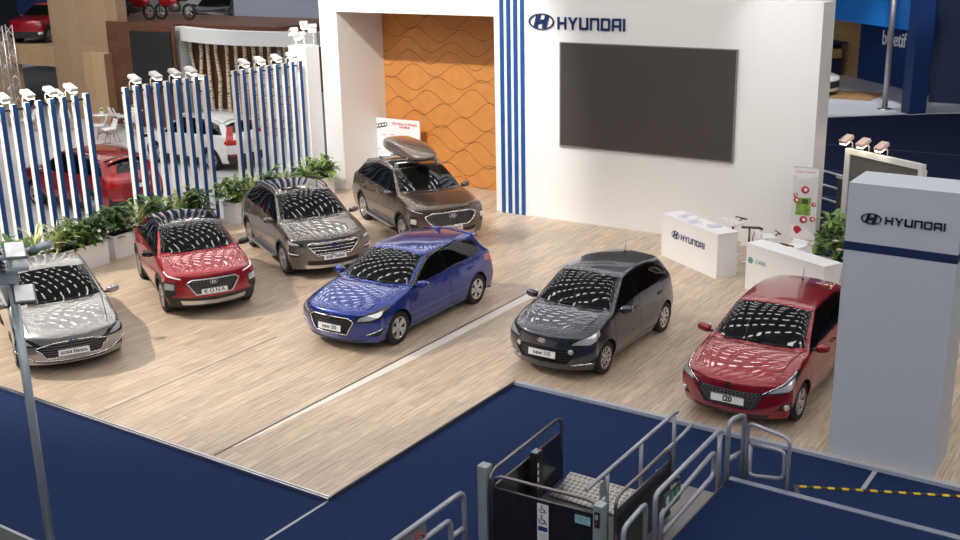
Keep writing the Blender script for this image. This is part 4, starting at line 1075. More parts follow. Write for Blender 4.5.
b = MB(); b.tube([(-.02, 0, .02), (-.02, 0, .82)], .022, 8); b.tube([(.06, .0, .02), (.06, 0, .6), (.14, 0, .82)], .012, 8); b.build('post', mat('dark_chrome', (.10, .08, .075), .25, 1), tb)
b = MB(); b.lathe([(0, .03), (.05, .03), (.2, .012), (.21, 0), (0, 0)], 20); b.build('base', CHROME, tb)
bn = empty('rollup_banner', (-7.42, 23.86, 0), R_(12), 'tall narrow roll-up banner with green and red print beside the white wall', 'banner')
b = MB(); b.box(-.27, .27, -.006, .006, .08, 2.18); b.build('sheet', mat('banner_white', (.72, .70, .72), .45), bn)
b = MB(); b.box(-.29, .29, -.08, .08, 0, .08, None, .02); b.tube([(-.28, 0, 2.18), (.28, 0, 2.18)], .016, 6); b.tube([(0, .03, .08), (0, .03, 2.18)], .012, 6); b.build('stand', ALU, bn)
BF = lambda x, z: face_mat((x, -.0075, z), (1, 0, 0), (0, 0, 1))
BR = mat('banner_red', (.50, .012, .03), .5)
b = MB(); b.prism([(-.27, 2.0), (-.1, 1.93), (.1, 1.94), (.27, 2.0), (.27, 2.175), (-.27, 2.175)], -.0085, -.0062); b.build('white_header', mat('banner_pale', (.86, .84, .86), .45), bn)
b = MB(); b.prism([(-.27, .09), (.27, .09), (.27, .62), (.1, .80), (-.1, .86), (-.27, .88)], -.0085, -.0062); b.build('white_footer', mat('banner_pale', (.86, .84, .86), .45), bn)
b = MB(); b.box(-.18, .14, -.0095, -.0062, 1.10, 1.50); b.build('green_picture', mat('banner_green', (.22, .38, .06), .5, noise=.5, nscale=12), bn)
b = MB(); b.box(-.06, .08, -.011, -.009, 1.36, 1.47); b.build('picture_caption', mat('banner_dark', (.05, .08, .03), .5), bn)
for k, (x, z, r) in enumerate(((.0, 1.68, .085), (-.2, 1.55, .05), (-.17, 1.44, .065), (.2, 1.36, .05), (.0, 1.0, .085), (.19, 1.02, .06))):
    b = MB(); b.lathe([(0, .003), (r, .003), (r, 0)], 16, BF(x, z)); o = b.build('round_picture', BR, bn)
    b = MB(); b.lathe([(0, .0045), (r * .45, .0045)], 10, BF(x + .01, z)); b.build('picture_highlight', mat('banner_pale', (.86, .84, .86), .45), o)
b = MB(); b.prism([(-.2, .82), (-.13, .86), (-.06, .83), (-.02, .76), (-.12, .66), (-.2, .74)], -.011, -.0086); b.build('red_gem_logo', BR, bn)
text('header_text', 'Program lojalnosti', .055, BF(0, 2.08) @ Matrix.Translation((0, 0, .002)), BR, bn, .0005)
text('footer_text', 'PROGRAM SA\nBONUSIMA', .075, BF(.0, .48) @ Matrix.Translation((0, 0, .002)), BR, bn, .0005)

# tall plant by the tower
rn = random.Random(21)
pp = empty('plant_pot', (-6.35, 23.1, 0), 0, 'white pot holding the big leafy plant behind the tower', 'plant pot')
b = MB(); b.lathe([(.0, 0), (.17, 0), (.24, .42), (.22, .42), (.20, .36), (0, .36)], 20); b.build('pot', WHITEL, pp)
b = MB(); b.lathe([(0, .37), (.205, .37)], 16); b.build('soil', SOIL, pp)
pr_ = empty('leafy_plant', (-6.35, 23.1, .37), 0, 'big leafy plant with pale pink blooms between banner and white tower', 'plant')
b = MB(); st = MB(); fl2 = MB()
for k in range(20):
    a = rn.uniform(0, 2 * PI); rad = rn.uniform(.1, .5); h = rn.uniform(.05, 1.0); rad *= (1.15 - h * .5)
    top = Vector((math.cos(a) * rad, math.sin(a) * rad, h)); st.tube([(0, 0, 0), top * .5 + Vector((0, 0, .08)), top], .01, 4)
    for j in range(11): leaf(b, top + Vector((rn.uniform(-.12, .12), rn.uniform(-.12, .12), rn.uniform(-.2, .1))), rn.uniform(0, 2 * PI), rn.uniform(-.2, .9), rn.uniform(.18, .32), rn.uniform(.08, .13), rn.uniform(.3, .8))
for k in range(9):
    a = rn.uniform(-2.2, .2); p = Vector((math.cos(a) * .45, math.sin(a) * .45, rn.uniform(.25, .7)))
    for j in range(6): leaf(fl2, p, 2 * PI * j / 6, .5, .09, .06, .4)
b.build('leaves', GREEN[0], pr_, False); st.build('stems', GREEN[1], pr_); fl2.build('blossoms', mat('pink_white', (.8, .62, .6), .5), pr_, False)

# framed dark panel with lamps behind the tower
fp = empty('panel_fence', (-7.05, 25.75, 0), R_(-30), 'white framed dark panel with lamps on top behind the white tower', 'panel')
b = MB(); b.box(-.07, .07, -.06, .06, 0, 2.32); b.box(.07, 2.2, -.06, .06, 2.2, 2.32); b.box(2.1, 2.24, -.06, .06, 0, 2.2); b.build('frame', mat('frame_white', (.70, .70, .68), .5), fp)
b = MB(); b.box(.07, 2.1, -.02, .02, .0, 2.2); b.build('panel', mat('panel_taupe', (.10, .095, .09), .6), fp)
b = MB(); b.box(-.5, -.12, .2, .24, 0, 1.5); b.build('side_panel', mat('panel_taupe', (.10, .095, .09), .6), fp)
b = MB(); b.box(-.55, -.08, .19, .25, 1.5, 1.58); b.build('side_cap', mat('frame_white', (.70, .70, .68), .5), fp)
pk = mat('lamp_beige', (.72, .52, .45), .4)
for k, t in enumerate((-.02, .5, 1.05)):
    l = clip_lamp((-7.05 + t * math.cos(R_(-30)), 25.75 + t * math.sin(R_(-30)), 2.36), R_(-115), '%s beige spot lamp from the left on the framed panel behind the tower' % ORD[k], 'spot lamps on the framed panel', 1.0, pk)
rg = empty('handrail', (-8.3, 28.3, -.02), 0, 'low white three-bar handrail beyond the end of the screen wall', 'handrail')
for z in (.6, .95, 1.3):
    b = MB(); b.tube([(-1.2, 0, z + .1), (1.05, -1.1, z)], .03, 6); b.build('bar', mat('rail_white', (.6, .62, .66), .4), rg)
b = MB(); b.tube([(1.05, -1.1, 0), (1.05, -1.1, 1.35)], .03, 6); b.tube([(-1.2, 0, 0), (-1.2, 0, 1.45)], .03, 6); b.build('posts', mat('rail_white', (.6, .62, .66), .4), rg)

# ------------------------------------------------------------------ blue booth beyond the wall
BB = mat('booth_blue', (.004, .035, .145), .5); BF2 = mat('booth_fascia_blue', (.005, .12, .42), .45); BD = mat('booth_dark_blue', (.003, .012, .05), .5)
b = MB()
for P in ([(-16.5, 41.2), (-12.88, 43.8), (-10.42, 45.87), (-8.67, 47.03), (-2, 52), (-12, 66), (-24, 56)],):
    A = [b.v((x, y, .0)) for x, y in P]; B2 = [b.v((x, y, -.1)) for x, y in P]; b.face(A); b.face(B2[::-1])
    for i in range(len(P)): b.face([A[i], B2[i], B2[(i + 1) % len(P)], A[(i + 1) % len(P)]])
struct('floor_booth', b, mat('booth_floor_white', (.62, .64, .70), .3))
Mb = Matrix.Translation((-15.21, 55.9, 0)) @ rotm(rz=R_(-45.4))
b = MB(); b.box(0, 6.5, 0, .2, 0, 4.6, Mb); struct('wall_booth_blue', b, BB)
b = MB(); b.box(-4.2, 0, .0, .2, 0, 4.6, Mb); struct('wall_booth_wood', b, wood_mat('booth_wood', (.42, .26, .12), (.36, .21, .09), (.2, .12, .06), 2.5, .16, 'XZ', .5, .2, .004))
b = MB(); b.box(-4.4, -4.2, -9, .2, 0, 4.6, Mb); struct('wall_booth_side', b, BB)
ls = empty('wall_lettering', (0, 0, 0), 0, 'white lowercase lettering on the dark blue booth wall behind the pole', 'lettering'); ls.matrix_world = Mb
text('letters', 'bluetif', .92, face_mat((3.05, -.02, 2.12), (1, 0, 0), (0, 0, 1)), mat('letter_white', (.85, .86, .9), .5), ls, .01, bold=.012, sx=.88)
Mf = Matrix.Translation((-14.74, 50.29, 0)) @ rotm(rz=R_(-45.4))
fa_ = empty('booth_fascia', (0, 0, 0), 0, 'bright blue overhead fascia across the booth at the right', 'fascia'); fa_.matrix_world = Mf
b = MB(); b.box(-3.5, 5.9, 0, .25, 3.22, 6.0); b.build('panel', BF2, fa_)
pl_ = empty('booth_pillar', (-10.1, 45.95, 0), R_(44), 'wide dark blue square pillar at the front of the blue booth', 'pillar')
b = MB(); b.box(-.36, .36, -.1, .5, 0, 6.0); b.build('shaft', mat('pillar_blue', (.004, .03, .13), .5), pl_)
b = MB(); b.box(-.40, .40, -.14, .54, 0, .03); b.build('base_plate', GREYF, pl_)
b = MB(); b.box(-10.4, -3, 49.4, 49.6, 0, 6.0); struct('wall_booth_dark', b, BD)
po = empty('steel_pole', (-11.5, 46.7, 0), 0, 'tall grey steel pole in front of the blue booth lettering', 'pole')
b = MB(); b.tube([(0, 0, 0), (0, 0, 7)], .115, 14); b.build('tube', mat('pole_grey', (.42, .40, .42), .3, .7), po); b = MB(); b.lathe([(0, .03), (.3, .03), (.3, 0), (0, 0)], 16); b.build('base_plate', mat('pole_grey', (.42, .40, .42), .3, .7), po)
dk = empty('reception_desk', (0, 0, 0), 0, 'wooden desk with dark top inside the blue booth', 'desk'); dk.matrix_world = Mb
b = MB(); b.box(-1.9, -.9, -1.2, -.4, .9, 1.35); b.build('body', MATS['booth_wood'], dk); b = MB(); b.box(-2.1, -.6, -1.3, -.3, 1.6, 1.7); b.box(-1.95, -.95, -.5, -.4, 0, 1.6); b.build('top', BD, dk)
tm = empty('floor_mat', (0, 0, 0), 0, 'tan wooden floor panel on the pale floor of the blue booth', 'mat'); b = MB(); b.box(-17.5, -12.6, 48.6, 51.2, .002, .02); b.build('panel', MATS['booth_wood'], tm)
make_car(HAT, 'white_car', 'white car mostly hidden behind the right end of the screen wall', 'cars of other stands', (-16.35, 49.75, .02), R_(-10), PWHITE, 1)

# ------------------------------------------------------------------ neighbouring stand behind the fence
make_car(CRV, 'suv_car', 'dark red suv seen from behind through the slat fence', 'cars of other stands', (-26.55, 19.5, 0), R_(178), PREDK)
make_car(CRV, 'suv_car', 'white suv seen from behind between the middle and right slat fences', 'cars of other stands', (-28.4, 25.5, 0), R_(180), PWHITE)
make_car(HAT, 'hatchback_car', 'silver hatchback facing forward behind the left slat fence', 'cars of other stands', (-28.2, 16.2, 0), R_(-20), PSILV, 1)
LW = wood_mat('light_wood_panels', (.40, .275, .175), (.34, .23, .14), (.22, .13, .07), 5., .9, 'Z', .5, .12, .006, 3.)
LW2 = wood_mat('pale_wood_panels', (.50, .34, .205), (.45, .30, .17), (.25, .15, .08), 5., .8, 'Z', .5, .12, .004, 9.)
WN = wood_mat('walnut_panels', (.135, .06, .034), (.10, .043, .024), (.05, .02, .012), 3., .28, 'XZ', .45, .25, .004, 5.)
b = MB(); b.box(-41.5, -37.15, 29.5, 30.0, 0, 7); struct('wall_wood_tall', b, LW)
b = MB(); b.box(-50, -41.5, 29.5, 30.0, 2.12, 2.98); b.box(-50, -41.5, 30.0, 34, 2.75, 2.97); b.box(-50, -44.6, 29.5, 30, 0, 2.12); struct('wall_wood_gallery', b, LW2)
b = MB(); b.box(-38.95, -37.6, 29.0, 29.5, 0, 2.86); struct('wall_wood_low', b, LW2)
b = MB(); b.box(-50, -41.5, 33.8, 34, 2.97, 7); struct('wall_gallery_back', b, mat('gallery_blue', (.008, .035, .13), .6))
b = MB(); b.box(-44.6, -41.5, 32.2, 32.4, 0, 2.75); struct('wall_gallery_dark', b, mat('gallery_dark', (.02, .022, .045), .35))
for k, (x0, x1, z0, z1) in enumerate(((-42.9, -42.2, 1.0, 1.9), (-44.3, -43.2, .2, .9))):
    b = MB(); b.box(x0, x1, 31.9, 32.15, z0, z1); tag(b.build('display_cabinet', mat('cabinet_%d' % k, ((.08, .07, .06), (.28, .28, .34))[k], .5)), ('dark upright cabinet inside the window opening of the wooden stand', 'low grey cabinet inside the window opening of the wooden stand')[k], 'cabinet')
make_car(CIT, 'crossover_car', 'red crossover with orange roof parked on the upper wooden gallery', 'cars of other stands', (-44.3, 31.55, 2.97), R_(-72), PREDK, 1)
b = MB(); b.box(-42, -29.5, 30.5, 34.5, 0, 4.02); struct('wall_terrace', b, WN)
b = MB(); b.box(-37.75, -33.82, 29.38, 29.49, 0, 4.12); b.box(-37.1, -34.5, 29.49, 30.5, 3.9, 4.03); struct('wall_walnut', b, WN)
b = MB(); b.box(-36.3, -33.95, 29.32, 29.375, 1.45, 3.80); wsn = b.build('display_screen', mat('dark_screen', (.018, .018, .018), .5)); tag(wsn, 'dark square display screen on the walnut wall beside the white arch', 'screen')
b = MB(); b.box(-55, -36.9, 39.2, 39.5, 3, 8); struct('wall_pale_upper', b, mat('pale_upper_wall', (.50, .50, .53), .7))
# white arch with birch trunks
ar_ = empty('white_arch', (0, 0, 0), 0, 'white curved arch framing birch trunks against the brown wall', 'arch')
b = MB(); N_ = 24
for i in range(N_):
    t0, t1 = i / N_, (i + 1) / N_
    f = lambda t: (lerp(-34.4, -27.0, t), 29.9 - .9 * math.sin(PI * t * .9) + .3 * t)
    q = [f(t0), f(t1)]
    V_ = [b.v((x, y, z)) for (x, y) in q for z in (3.46, 3.96)] + [b.v((x, y + .5, z)) for (x, y) in q for z in (3.46, 3.96)]
    for ix in ((0, 2, 3, 1), (4, 5, 7, 6), (1, 3, 7, 5), (0, 4, 6, 2)): b.face([V_[k] for k in ix])
b.build('beam', mat('arch_white', (.74, .75, .76), .5), ar_)
b = MB(); b.box(-34.42, -34.15, 29.9, 30.4, 0, 3.46); b.build('leg', mat('arch_white', (.74, .75, .76), .5), ar_)
b = MB(); b.box(-34.1, -26.5, 30.42, 30.49, 0, 3.95); struct('wall_birch_brown', b, mat('birch_wall_brown', (.105, .036, .020), .6))
def birch_mat():
    m = bpy.data.materials.new('birch_bark'); m.use_nodes = True; nt = m.node_tree; bs = nt.nodes['Principled BSDF']
    tc = nt.nodes.new('ShaderNodeTexCoord'); mp = nt.nodes.new('ShaderNodeMapping'); mp.inputs['Scale'].default_value = (3, 3, 14); ns = nt.nodes.new('ShaderNodeTexNoise'); ns.inputs['Scale'].default_value = 1.6; ns.inputs['Detail'].default_value = 3
    cr = nt.nodes.new('ShaderNodeValToRGB'); cr.color_ramp.elements[0].position = .36; cr.color_ramp.elements[0].color = (.05, .035, .02, 1); cr.color_ramp.elements[1].position = .46; cr.color_ramp.elements[1].color = (.66, .58, .42, 1)
    nt.links.new(tc.outputs['Object'], mp.inputs[0]); nt.links.new(mp.outputs[0], ns.inputs['Vector']); nt.links.new(ns.outputs['Fac'], cr.inputs['Fac']); nt.links.new(cr.outputs['Color'], bs.inputs['Base Color']); bs.inputs['Roughness'].default_value = .7
    return m
BK = birch_mat(); rn = random.Random(8)
for k, x in enumerate((-33.85, -33.4, -32.95, -32.45, -31.9, -31.4, -30.95, -30.5, -30.05, -29.65, -29.25, -28.85, -28.45, -28.05)):
    b = MB(); j = [rn.uniform(-.09, .09) for _ in range(4)]
    b.tube([(0, 0, 0), (j[0], 0, 1.0), (j[1], 0, 2.0), (j[2], 0, 3.0), (j[2] * .5, 0, 3.9)], [.085, .08, .075, .068, .06], 8)
    o = b.build('birch_trunk', BK); o.location = (x, 30.25, 0)
    tag(o, '%s birch trunk from the left under the white arch' % ORD[k], 'birch trunk', 'birch trunks under the arch')
# white pier with lamps
b = MB(); b.box(-22.75, -22.06, 23.95, 24.5, 0, 4.22); o = b.build('white_pier', mat('pier_white', (.78, .78, .78), .5)); tag(o, 'plain white pier between the right slat fence and the orange niche', 'pier')
b = MB(); b.box(-23.6, -23.2, 25.6, 25.9, 0, 2.6); o = b.build('grey_post', mat('post_grey', (.30, .34, .42), .5)); tag(o, 'short blue-grey post beside the white pier', 'post')
for k, (dx, dy, dz, rz) in enumerate(((-.55, 0, .12, 2.6), (-.25, .1, .30, 2.2), (.0, .2, .22, 2.4), (-.15, -.12, .02, 2.9))):
    l = clip_lamp((-22.2 + dx, 24.25 + dy, 4.28 + dz), rz, '%s white spot lamp from the left on top of the white pier' % ORD[k], 'lamp cluster on the white pier', 1.15)
    b = MB(); b.tube([(-.12, 0, -.1), (-.12, 0, -.12 - dz)], .016, 6); b.build('lamp_stem', lampw, l)
# bistro chairs and tables
LEGW = mat('chair_beech', (.45, .22, .10), .5)
def shell_chair():
    c = empty('shell_chair', (0, 0, 0), 0, 'x', 'chair', 'white shell chairs')
    b = MB(); rows = []
    for i in range(9):
        t = i / 8
        if t < .5: y, z, w = lerp(.24, -.14, t * 2), .44 + .02 * abs(t - .25), .24
        else: u = (t - .5) * 2; y, z, w = -.14 - .12 * u, .44 + .40 * u, lerp(.24, .18, u)
        rows.append([b.v((w * s, y + .05 * abs(s) ** 2, z + .09 * abs(s) ** 2.5 * (1 if t < .7 else .3))) for s in (-1, -.6, -.2, .2, .6, 1)])
    for A, B in zip(rows, rows[1:]):
        for j in range(5): b.face([A[j], A[j + 1], B[j + 1], B[j]], True)
    o = b.build('seat_shell', WHITEL, c); m = o.modifiers.new('t', 'SOLIDIFY'); m.thickness = .014
    for sx in (-1, 1):
        for sy in (-1, 1):
            b = MB(); b.tube([(sx * .12, sy * .10, .43), (sx * .22, sy * .21, 0)], [.018, .011], 6); b.build('leg', LEGW, c)
    b = MB(); b.tube([(-.15, -.14, .3), (.15, .14, .3)], .007, 5); b.tube([(-.15, .14, .3), (.15, -.14, .3)], .007, 5); b.build('brace', BLACKP, c)
    return c
ch0 = shell_chair(); rn = random.Random(4)
CH = [((-35.35, 26.8), 2.4, 'nearest white shell chair in the gap between left and middle fences'), ((-34.35, 26.45), 2.9, 'white shell chair rightmost of the group in the gap between slat fences'), ((-36.9, 29.0 - .35), -.4, 'white shell chair standing against the wooden wall, left one of the tilted pair'), ((-36.4, 28.5), -.6, 'white shell chair standing against the wooden wall, right one of the tilted pair'),
      ((-35.0, 28.0), 1.6, 'white shell chair half hidden by the first slat of the middle fence'), ((-38.2, 27.3), .8, 'white shell chair seen between the last slats of the left fence'), ((-39.2, 26.4), 2.8, 'white shell chair seen between the middle slats of the left fence'), ((-33.3, 28.9), 1.2, 'white shell chair seen between the second and third slats of the middle fence'), ((-32.2, 29.2), -1.2, 'white shell chair in front of the dark screen behind the middle fence')]
for k, ((x, y), rz, lb) in enumerate(CH):
    c = ch0 if k == 0 else copy_tree(ch0)
    c.location = (x, y, 0); c.rotation_euler = (0, 0, rz); c['label'] = lb
def bistro(loc, label, fl_label):
    t = empty('bistro_table', loc, 0, label, 'table', 'round bistro tables')
    b = MB(); b.lathe([(0, .74), (.36, .74), (.36, .715), (0, .715)], 24); b.build('tabletop', WHITEL, t)
    b = MB(); b.tube([(0, 0, .02), (0, 0, .715)], .03, 8); b.build('column', ALU, t); b = MB(); b.lathe([(0, .025), (.25, .012), (.25, 0), (0, 0)], 20); b.build('base', ALU, t)
    v = empty('flower_vase', (loc[0], loc[1], .74), 0, fl_label, 'vase', 'flower vases on the tables')
    b = MB(); b.lathe([(0, 0), (.07, 0), (.09, .10), (.07, .14), (0, .13)], 12); b.build('vase', WHITEL, v)
    b = MB()
    for k in range(30): leaf(b, (0, 0, .12), rn.uniform(0, 6.28), rn.uniform(.2, 1.4), rn.uniform(.1, .2), .06, .5)
    b.build('flowers', GREEN[2], v, False)
bistro((-36.3, 27.6, 0), 'round white bistro table among the shell chairs, left one in the gap', 'vase of pale flowers on the left bistro table in the gap')
bistro((-35.9, 29.0 - .2, 0), 'round white bistro table next to the walnut wall', 'vase of pale flowers on the bistro table next to the walnut wall')
# upper terrace: motorbike, small red vehicle, black car
mb_ = empty('motorcycle', (-38.3, 31.4, 4.03), R_(8), 'red and black motorcycle on the terrace above the walnut wall', 'motorcycle')
for x in (-.72, .72):
    b = MB(); b.tube([(x + .29 * math.cos(2 * PI * i / 20), 0, .31 + .29 * math.sin(2 * PI * i / 20)) for i in range(20)], .055, 8, closed=True); w = b.build('wheel', RUBBER, mb_)
    b = MB()
    for i in range(5): b.tube([(x, 0, .31), (x + .25 * math.cos(2 * PI * i / 5), 0, .31 + .25 * math.sin(2 * PI * i / 5))], .018, 5)
    b.build('wheel_rim', RIMS, w)
b = MB(); b.ell((.25, 0, .72), .50, .2, .24, .8); b.build('tank', PREDK, mb_); b = MB(); b.ell((-.35, 0, .80), .35, .12, .07, .7); b.build('saddle', BLACKP, mb_)
b = MB(); b.ell((0, 0, .48), .28, .17, .2, .6); b.build('engine', mat('engine_grey', (.15, .15, .15), .4, .8), mb_)
b = MB(); b.tube([(.72, .1, .31), (.5, .1, 1.0)], .025, 6); b.tube([(.72, -.1, .31), (.5, -.1, 1.0)], .025, 6); b.tube([(.45, -.36, 1.05), (.52, 0, 1.0), (.45, .36, 1.05)], .016, 6); b.build('fork', CHROME, mb_)
b = MB(); b.ell((.60, 0, .92), .10, .10, .10); b.build('headlamp', LENS, mb_)
m2 = copy_tree(mb_); m2.location = (-36.6, 32.0, 4.03); m2.rotation_euler = (0, 0, R_(-170)); m2['label'] = 'red and black motorcycle facing the other way at the right end of the terrace'
m2['group'] = mb_['group'] = 'motorcycles on the terrace'
make_car(HAT, 'hatchback_car', 'black hatchback with white stripe on the terrace above the arch', 'cars of other stands', (-38.75, 36.6, 3.3), R_(-65), paint('black_paint', (.01, .01, .012), .2, .25), 1)
b = MB(); b.box(-42, -36.5, 34.5, 38.9, 3.1, 3.3); struct('floor_terrace', b, mat('terrace_grey', (.35, .35, .37), .6))
tp_ = empty('terrace_post', (-41.35, 32.5, 4.02), 0, 'white post at the left end of the terrace above the walnut wall', 'post'); b = MB(); b.box(-.16, .16, -.1, .1, 0, 2.5); b.build('shaft', WHITE, tp_)
# lighting truss at far left
tr = empty('lighting_truss', (-41.0, 27.0, 0), 0, 'silver lattice truss tower at the far left edge', 'truss')
b = MB()
for sx in (-.22, .22):
    for sy in (-.22, .22): b.tube([(sx, sy, 0), (sx, sy, 4.05)], .035, 6)
b.build('chords', ALU, tr); b = MB(); zz = 0
for i in range(9):
    z0, z1 = i * .45, i * .45 + .45
    for (a, c) in (((-.22, -.22), (.22, -.22)), ((.22, -.22), (.22, .22)), ((.22, .22), (-.22, .22)), ((-.22, .22), (-.22, -.22))):
        if i % 2: a, c = c, a
        b.tube([(*a, z0), (*c, z1)], .02, 5)
b.build('lattice', ALU, tr)

# ------------------------------------------------------------------ lamp post in front, left
lp = empty('flood_lamp_post', (-11.26, 7.06, -.05), R_(-32), 'grey lamp post with floodlight heads in front of the silver car', 'lamp post')
PG = mat('post_paint', (.40, .46, .50), .35, .4)
b = MB(); b.tube([(0, 0, 0), (0, 0, 3.55)], .052, 14); b.build('pole', PG, lp)
b = MB(); b.lathe([(0, .03), (.2, .03), (.2, 0), (0, 0)], 16); b.build('base_plate', PG, lp)
b = MB(); b.box(-.12, .10, -.26, .08, 3.60, 3.74, None, .01); b.box(-.16, .14, -.30, .20, 3.74, 3.79, None, .015); b.build('bracket_box', PG, lp)
b = MB(); b.tube([(0, 0, 3.55), (0, 0, 3.92)], .03, 8); b.tube([(-.1, -.45, 3.86), (.0, .0, 3.90), (.1, .28, 3.99)], .03, 8); b.tube([(.1, .26, 3.98), (.2, .47, 4.04)], .045, 10); b.build('cross_arm', PG, lp)
FW = mat('floodlight_glass', (.85, .87, .9), .12, 0, .8)
def flood(M, nm='floodlight_head'):
    M = M @ Matrix.Diagonal((1.35, .95, .6, 1))
    b = MB(); b.box(-.20, .20, -.13, .13, -.05, -.004, M, .015)
    for k in range(7): b.box(-.17 + k * .05, -.155 + k * .05, -.11, .11, -.085, -.05, M)
    h = b.build(nm, mat('floodlight_body', (.10, .11, .12), .4, .6), lp); b = MB(); b.box(-.175, .175, -.105, .105, -.004, .003, M); b.build('floodlight_glass', FW, h)
flood(Matrix.Translation((.08, .08, 4.0)) @ rotm(rx=-.06, ry=.10)); flood(Matrix.Translation((.26, .11, 3.53)) @ rotm(rx=-.05, ry=.10)); flood(Matrix.Translation((.0, -.42, 3.93)) @ rotm(rx=-.15, ry=.2, rz=.4)); flood(Matrix.Translation((.12, -.32, 3.48)) @ rotm(rx=.1, ry=.1))
b = MB()
for k in range(5): b.tube([(-.4 + .17 * k, -.05, 3.80), (-.35 + .17 * k, -.12, 3.95 - .02 * k), (-.25 + .17 * k, -.08, 3.84)], .012, 5)
b.build('cables', BLACKP, lp)

# ------------------------------------------------------------------ platform lift, railings, ramp
Z0 = -.05
lift = empty('platform_lift', (-6.0, 11.0, Z0), 0, 'wheelchair platform lift with dark see-through panels and steel rails', 'platform lift')
PANEL = mat('lift_panel', (.016, .016, .018), .25, .1, .3)
FR = mat('lift_rail_steel', (.22, .20, .20), .3, .9)
def panel(p0, p1, ztop, zpan, r=.022, hoop=.12):
    p0, p1 = Vector((*p0, 0)), Vector((*p1, 0)); d = (p1 - p0).normalized()
    b = MB(); b.tube([p0 + Vector((0, 0, .1)), p0 + Vector((0, 0, ztop - hoop)), p0 + d * hoop * .3 + Vector((0, 0, ztop - hoop * .3)), p0 + d * hoop + Vector((0, 0, ztop)), p1 - d * hoop + Vector((0, 0, ztop)), p1 - d * hoop * .3 + Vector((0, 0, ztop - hoop * .3)), p1 + Vector((0, 0, ztop - hoop)), p1 + Vector((0, 0, .1))], r, 8); rail = b.build('guard_rail', FR, lift)
    n = Vector((-d.y, d.x, 0)) * .012
    b = MB(); q = [p0 + d * .02, p1 - d * .02]
    A = [b.v(q[0] + n + Vector((0, 0, .1))), b.v(q[1] + n + Vector((0, 0, .1))), b.v(q[1] + n + Vector((0, 0, zpan))), b.v(q[0] + n + Vector((0, 0, zpan)))]; B2 = [b.v(v.co - n * 2) for v in A]
    b.face(A); b.face(B2[::-1])
    for i in range(4): b.face([A[i], B2[i], B2[(i + 1) % 4], A[(i + 1) % 4]])
    pn = b.build('side_panel', PANEL, lift)
    b = MB(); b.tube([q[0] + Vector((0, 0, zpan)), q[1] + Vector((0, 0, zpan))], .012, 6); b.build('panel_edge', FR, pn)
    return pn
pf = panel((-.72, -.88), (.66, -.80), 1.03, .86); panel((-.79, -.84), (-.85, 1.02), 1.03, .80); panel((.80, -.60), (.80, .92), 1.03, .86)
b = MB(); b.box(-.80, .82, -.90, .95, .0, .10); b.build('platform', mat('lift_floor', (.05, .05, .055), .5, .3), lift)
b = MB(); b.box(-.97, -.83, -.86, -.72, 0, 1.08, None, .012); b.build('mast', mat('lift_mast', (.30, .36, .37), .4, .3), lift)
b = MB(); b.box(-.84, -.78, -.80, -.76, .70, .74); b.build('mast_bracket', BLACKP, lift)
b = MB(); b.box(.66, .78, -.90, -.76, 0, 1.03, None, .01); cp = b.build('control_post', mat('lift_mast', (.30, .36, .37), .4, .3), lift)
b = MB(); b.box(.69, .755, -.925, -.90, .76, .96, None, .008); b.build('control_box', BLACKP, cp); b = MB(); b.box(.705, .74, -.93, -.924, .87, .93); b.build('control_display', mat('display_grey', (.35, .36, .36), .4), cp); b = MB(); b.lathe([(0, .006), (.012, .004), (.012, 0)], 10, face_mat((.722, -.926, .81), (1, 0, 0), (0, 0, 1))); b.build('control_button', mat('button_red', (.5, .02, .02), .4), cp)
b = MB(); b.box(-.775, -.66, .05, .22, .25, .92, None, .015); cc = b.build('control_column', BLACKP, lift); b = MB(); b.box(-.76, -.675, .07, .20, .92, .925); b.build('control_label', mat('label_teal', (.25, .42, .45), .4), cc); b = MB(); b.lathe([(0, .02), (.02, .015), (.02, 0)], 10, Matrix.Translation((-.70, .18, .92))); b.build('stop_button', mat('button_red', (.5, .02, .02), .4), cc)
b = MB()
for k in range(4): b.box(-.659, -.655, .07 + .0, .10, .42 + .1 * k, .48 + .1 * k)
b.build('key_labels', mat('label_white', (.75, .75, .75), .5), cc)
CHK = bpy.data.materials.new('checker_plate'); CHK.use_nodes = True; nt = CHK.node_tree; bs = nt.nodes['Principled BSDF']; bs.inputs['Metallic'].default_value = .9; bs.inputs['Roughness'].default_value = .35
tc = nt.nodes.new('ShaderNodeTexCoord'); mp = nt.nodes.new('ShaderNodeMapping'); mp.inputs['Rotation'].default_value = (0, 0, PI / 4); mp.inputs['Scale'].default_value = (9, 9, 9); ck = nt.nodes.new('ShaderNodeTexChecker'); ck.inputs['Scale'].default_value = 2.2; ck.inputs['Color1'].default_value = (.36, .35, .34, 1); ck.inputs['Color2'].default_value = (.16, .155, .15, 1)
nt.links.new(tc.outputs['Object'], mp.inputs[0]); nt.links.new(mp.outputs[0], ck.inputs['Vector']); nt.links.new(ck.outputs['Color'], bs.inputs['Base Color']); MATS['checker_plate'] = CHK
b = MB(); b.box(-.72, .46, 0, .58, -.008, .008, Matrix.Translation((0, .48, .115)) @ rotm(rx=.17), .004); fp2 = b.build('ramp_flap', CHK, lift)
sk = mat('sticker_white', (.72, .73, .75), .4); ink = mat('sticker_ink', (.02, .02, .03), .5)
def pictogram(M, s, m, par, nm='wheelchair_symbol'):
    b = MB(); C_ = [(-.1 + .28 * math.cos(a), -.12 + .28 * math.sin(a)) for a in [PI * .75 + 1.45 * PI * i / 12 for i in range(13)]]
    b.tube([M @ Vector((x * s, y * s, .002)) for x, y in C_], .045 * s, 5); b.tube([M @ Vector((x * s, y * s, .002)) for x, y in ((-.12, .32), (-.1, .02), (.18, .0), (.30, -.34), (.42, -.30))], .06 * s, 5); b.lathe([(0, .003), (.085 * s, .003)], 10, M @ Matrix.Translation((-.12 * s, .44 * s, 0)))
    return b.build(nm, m, par)
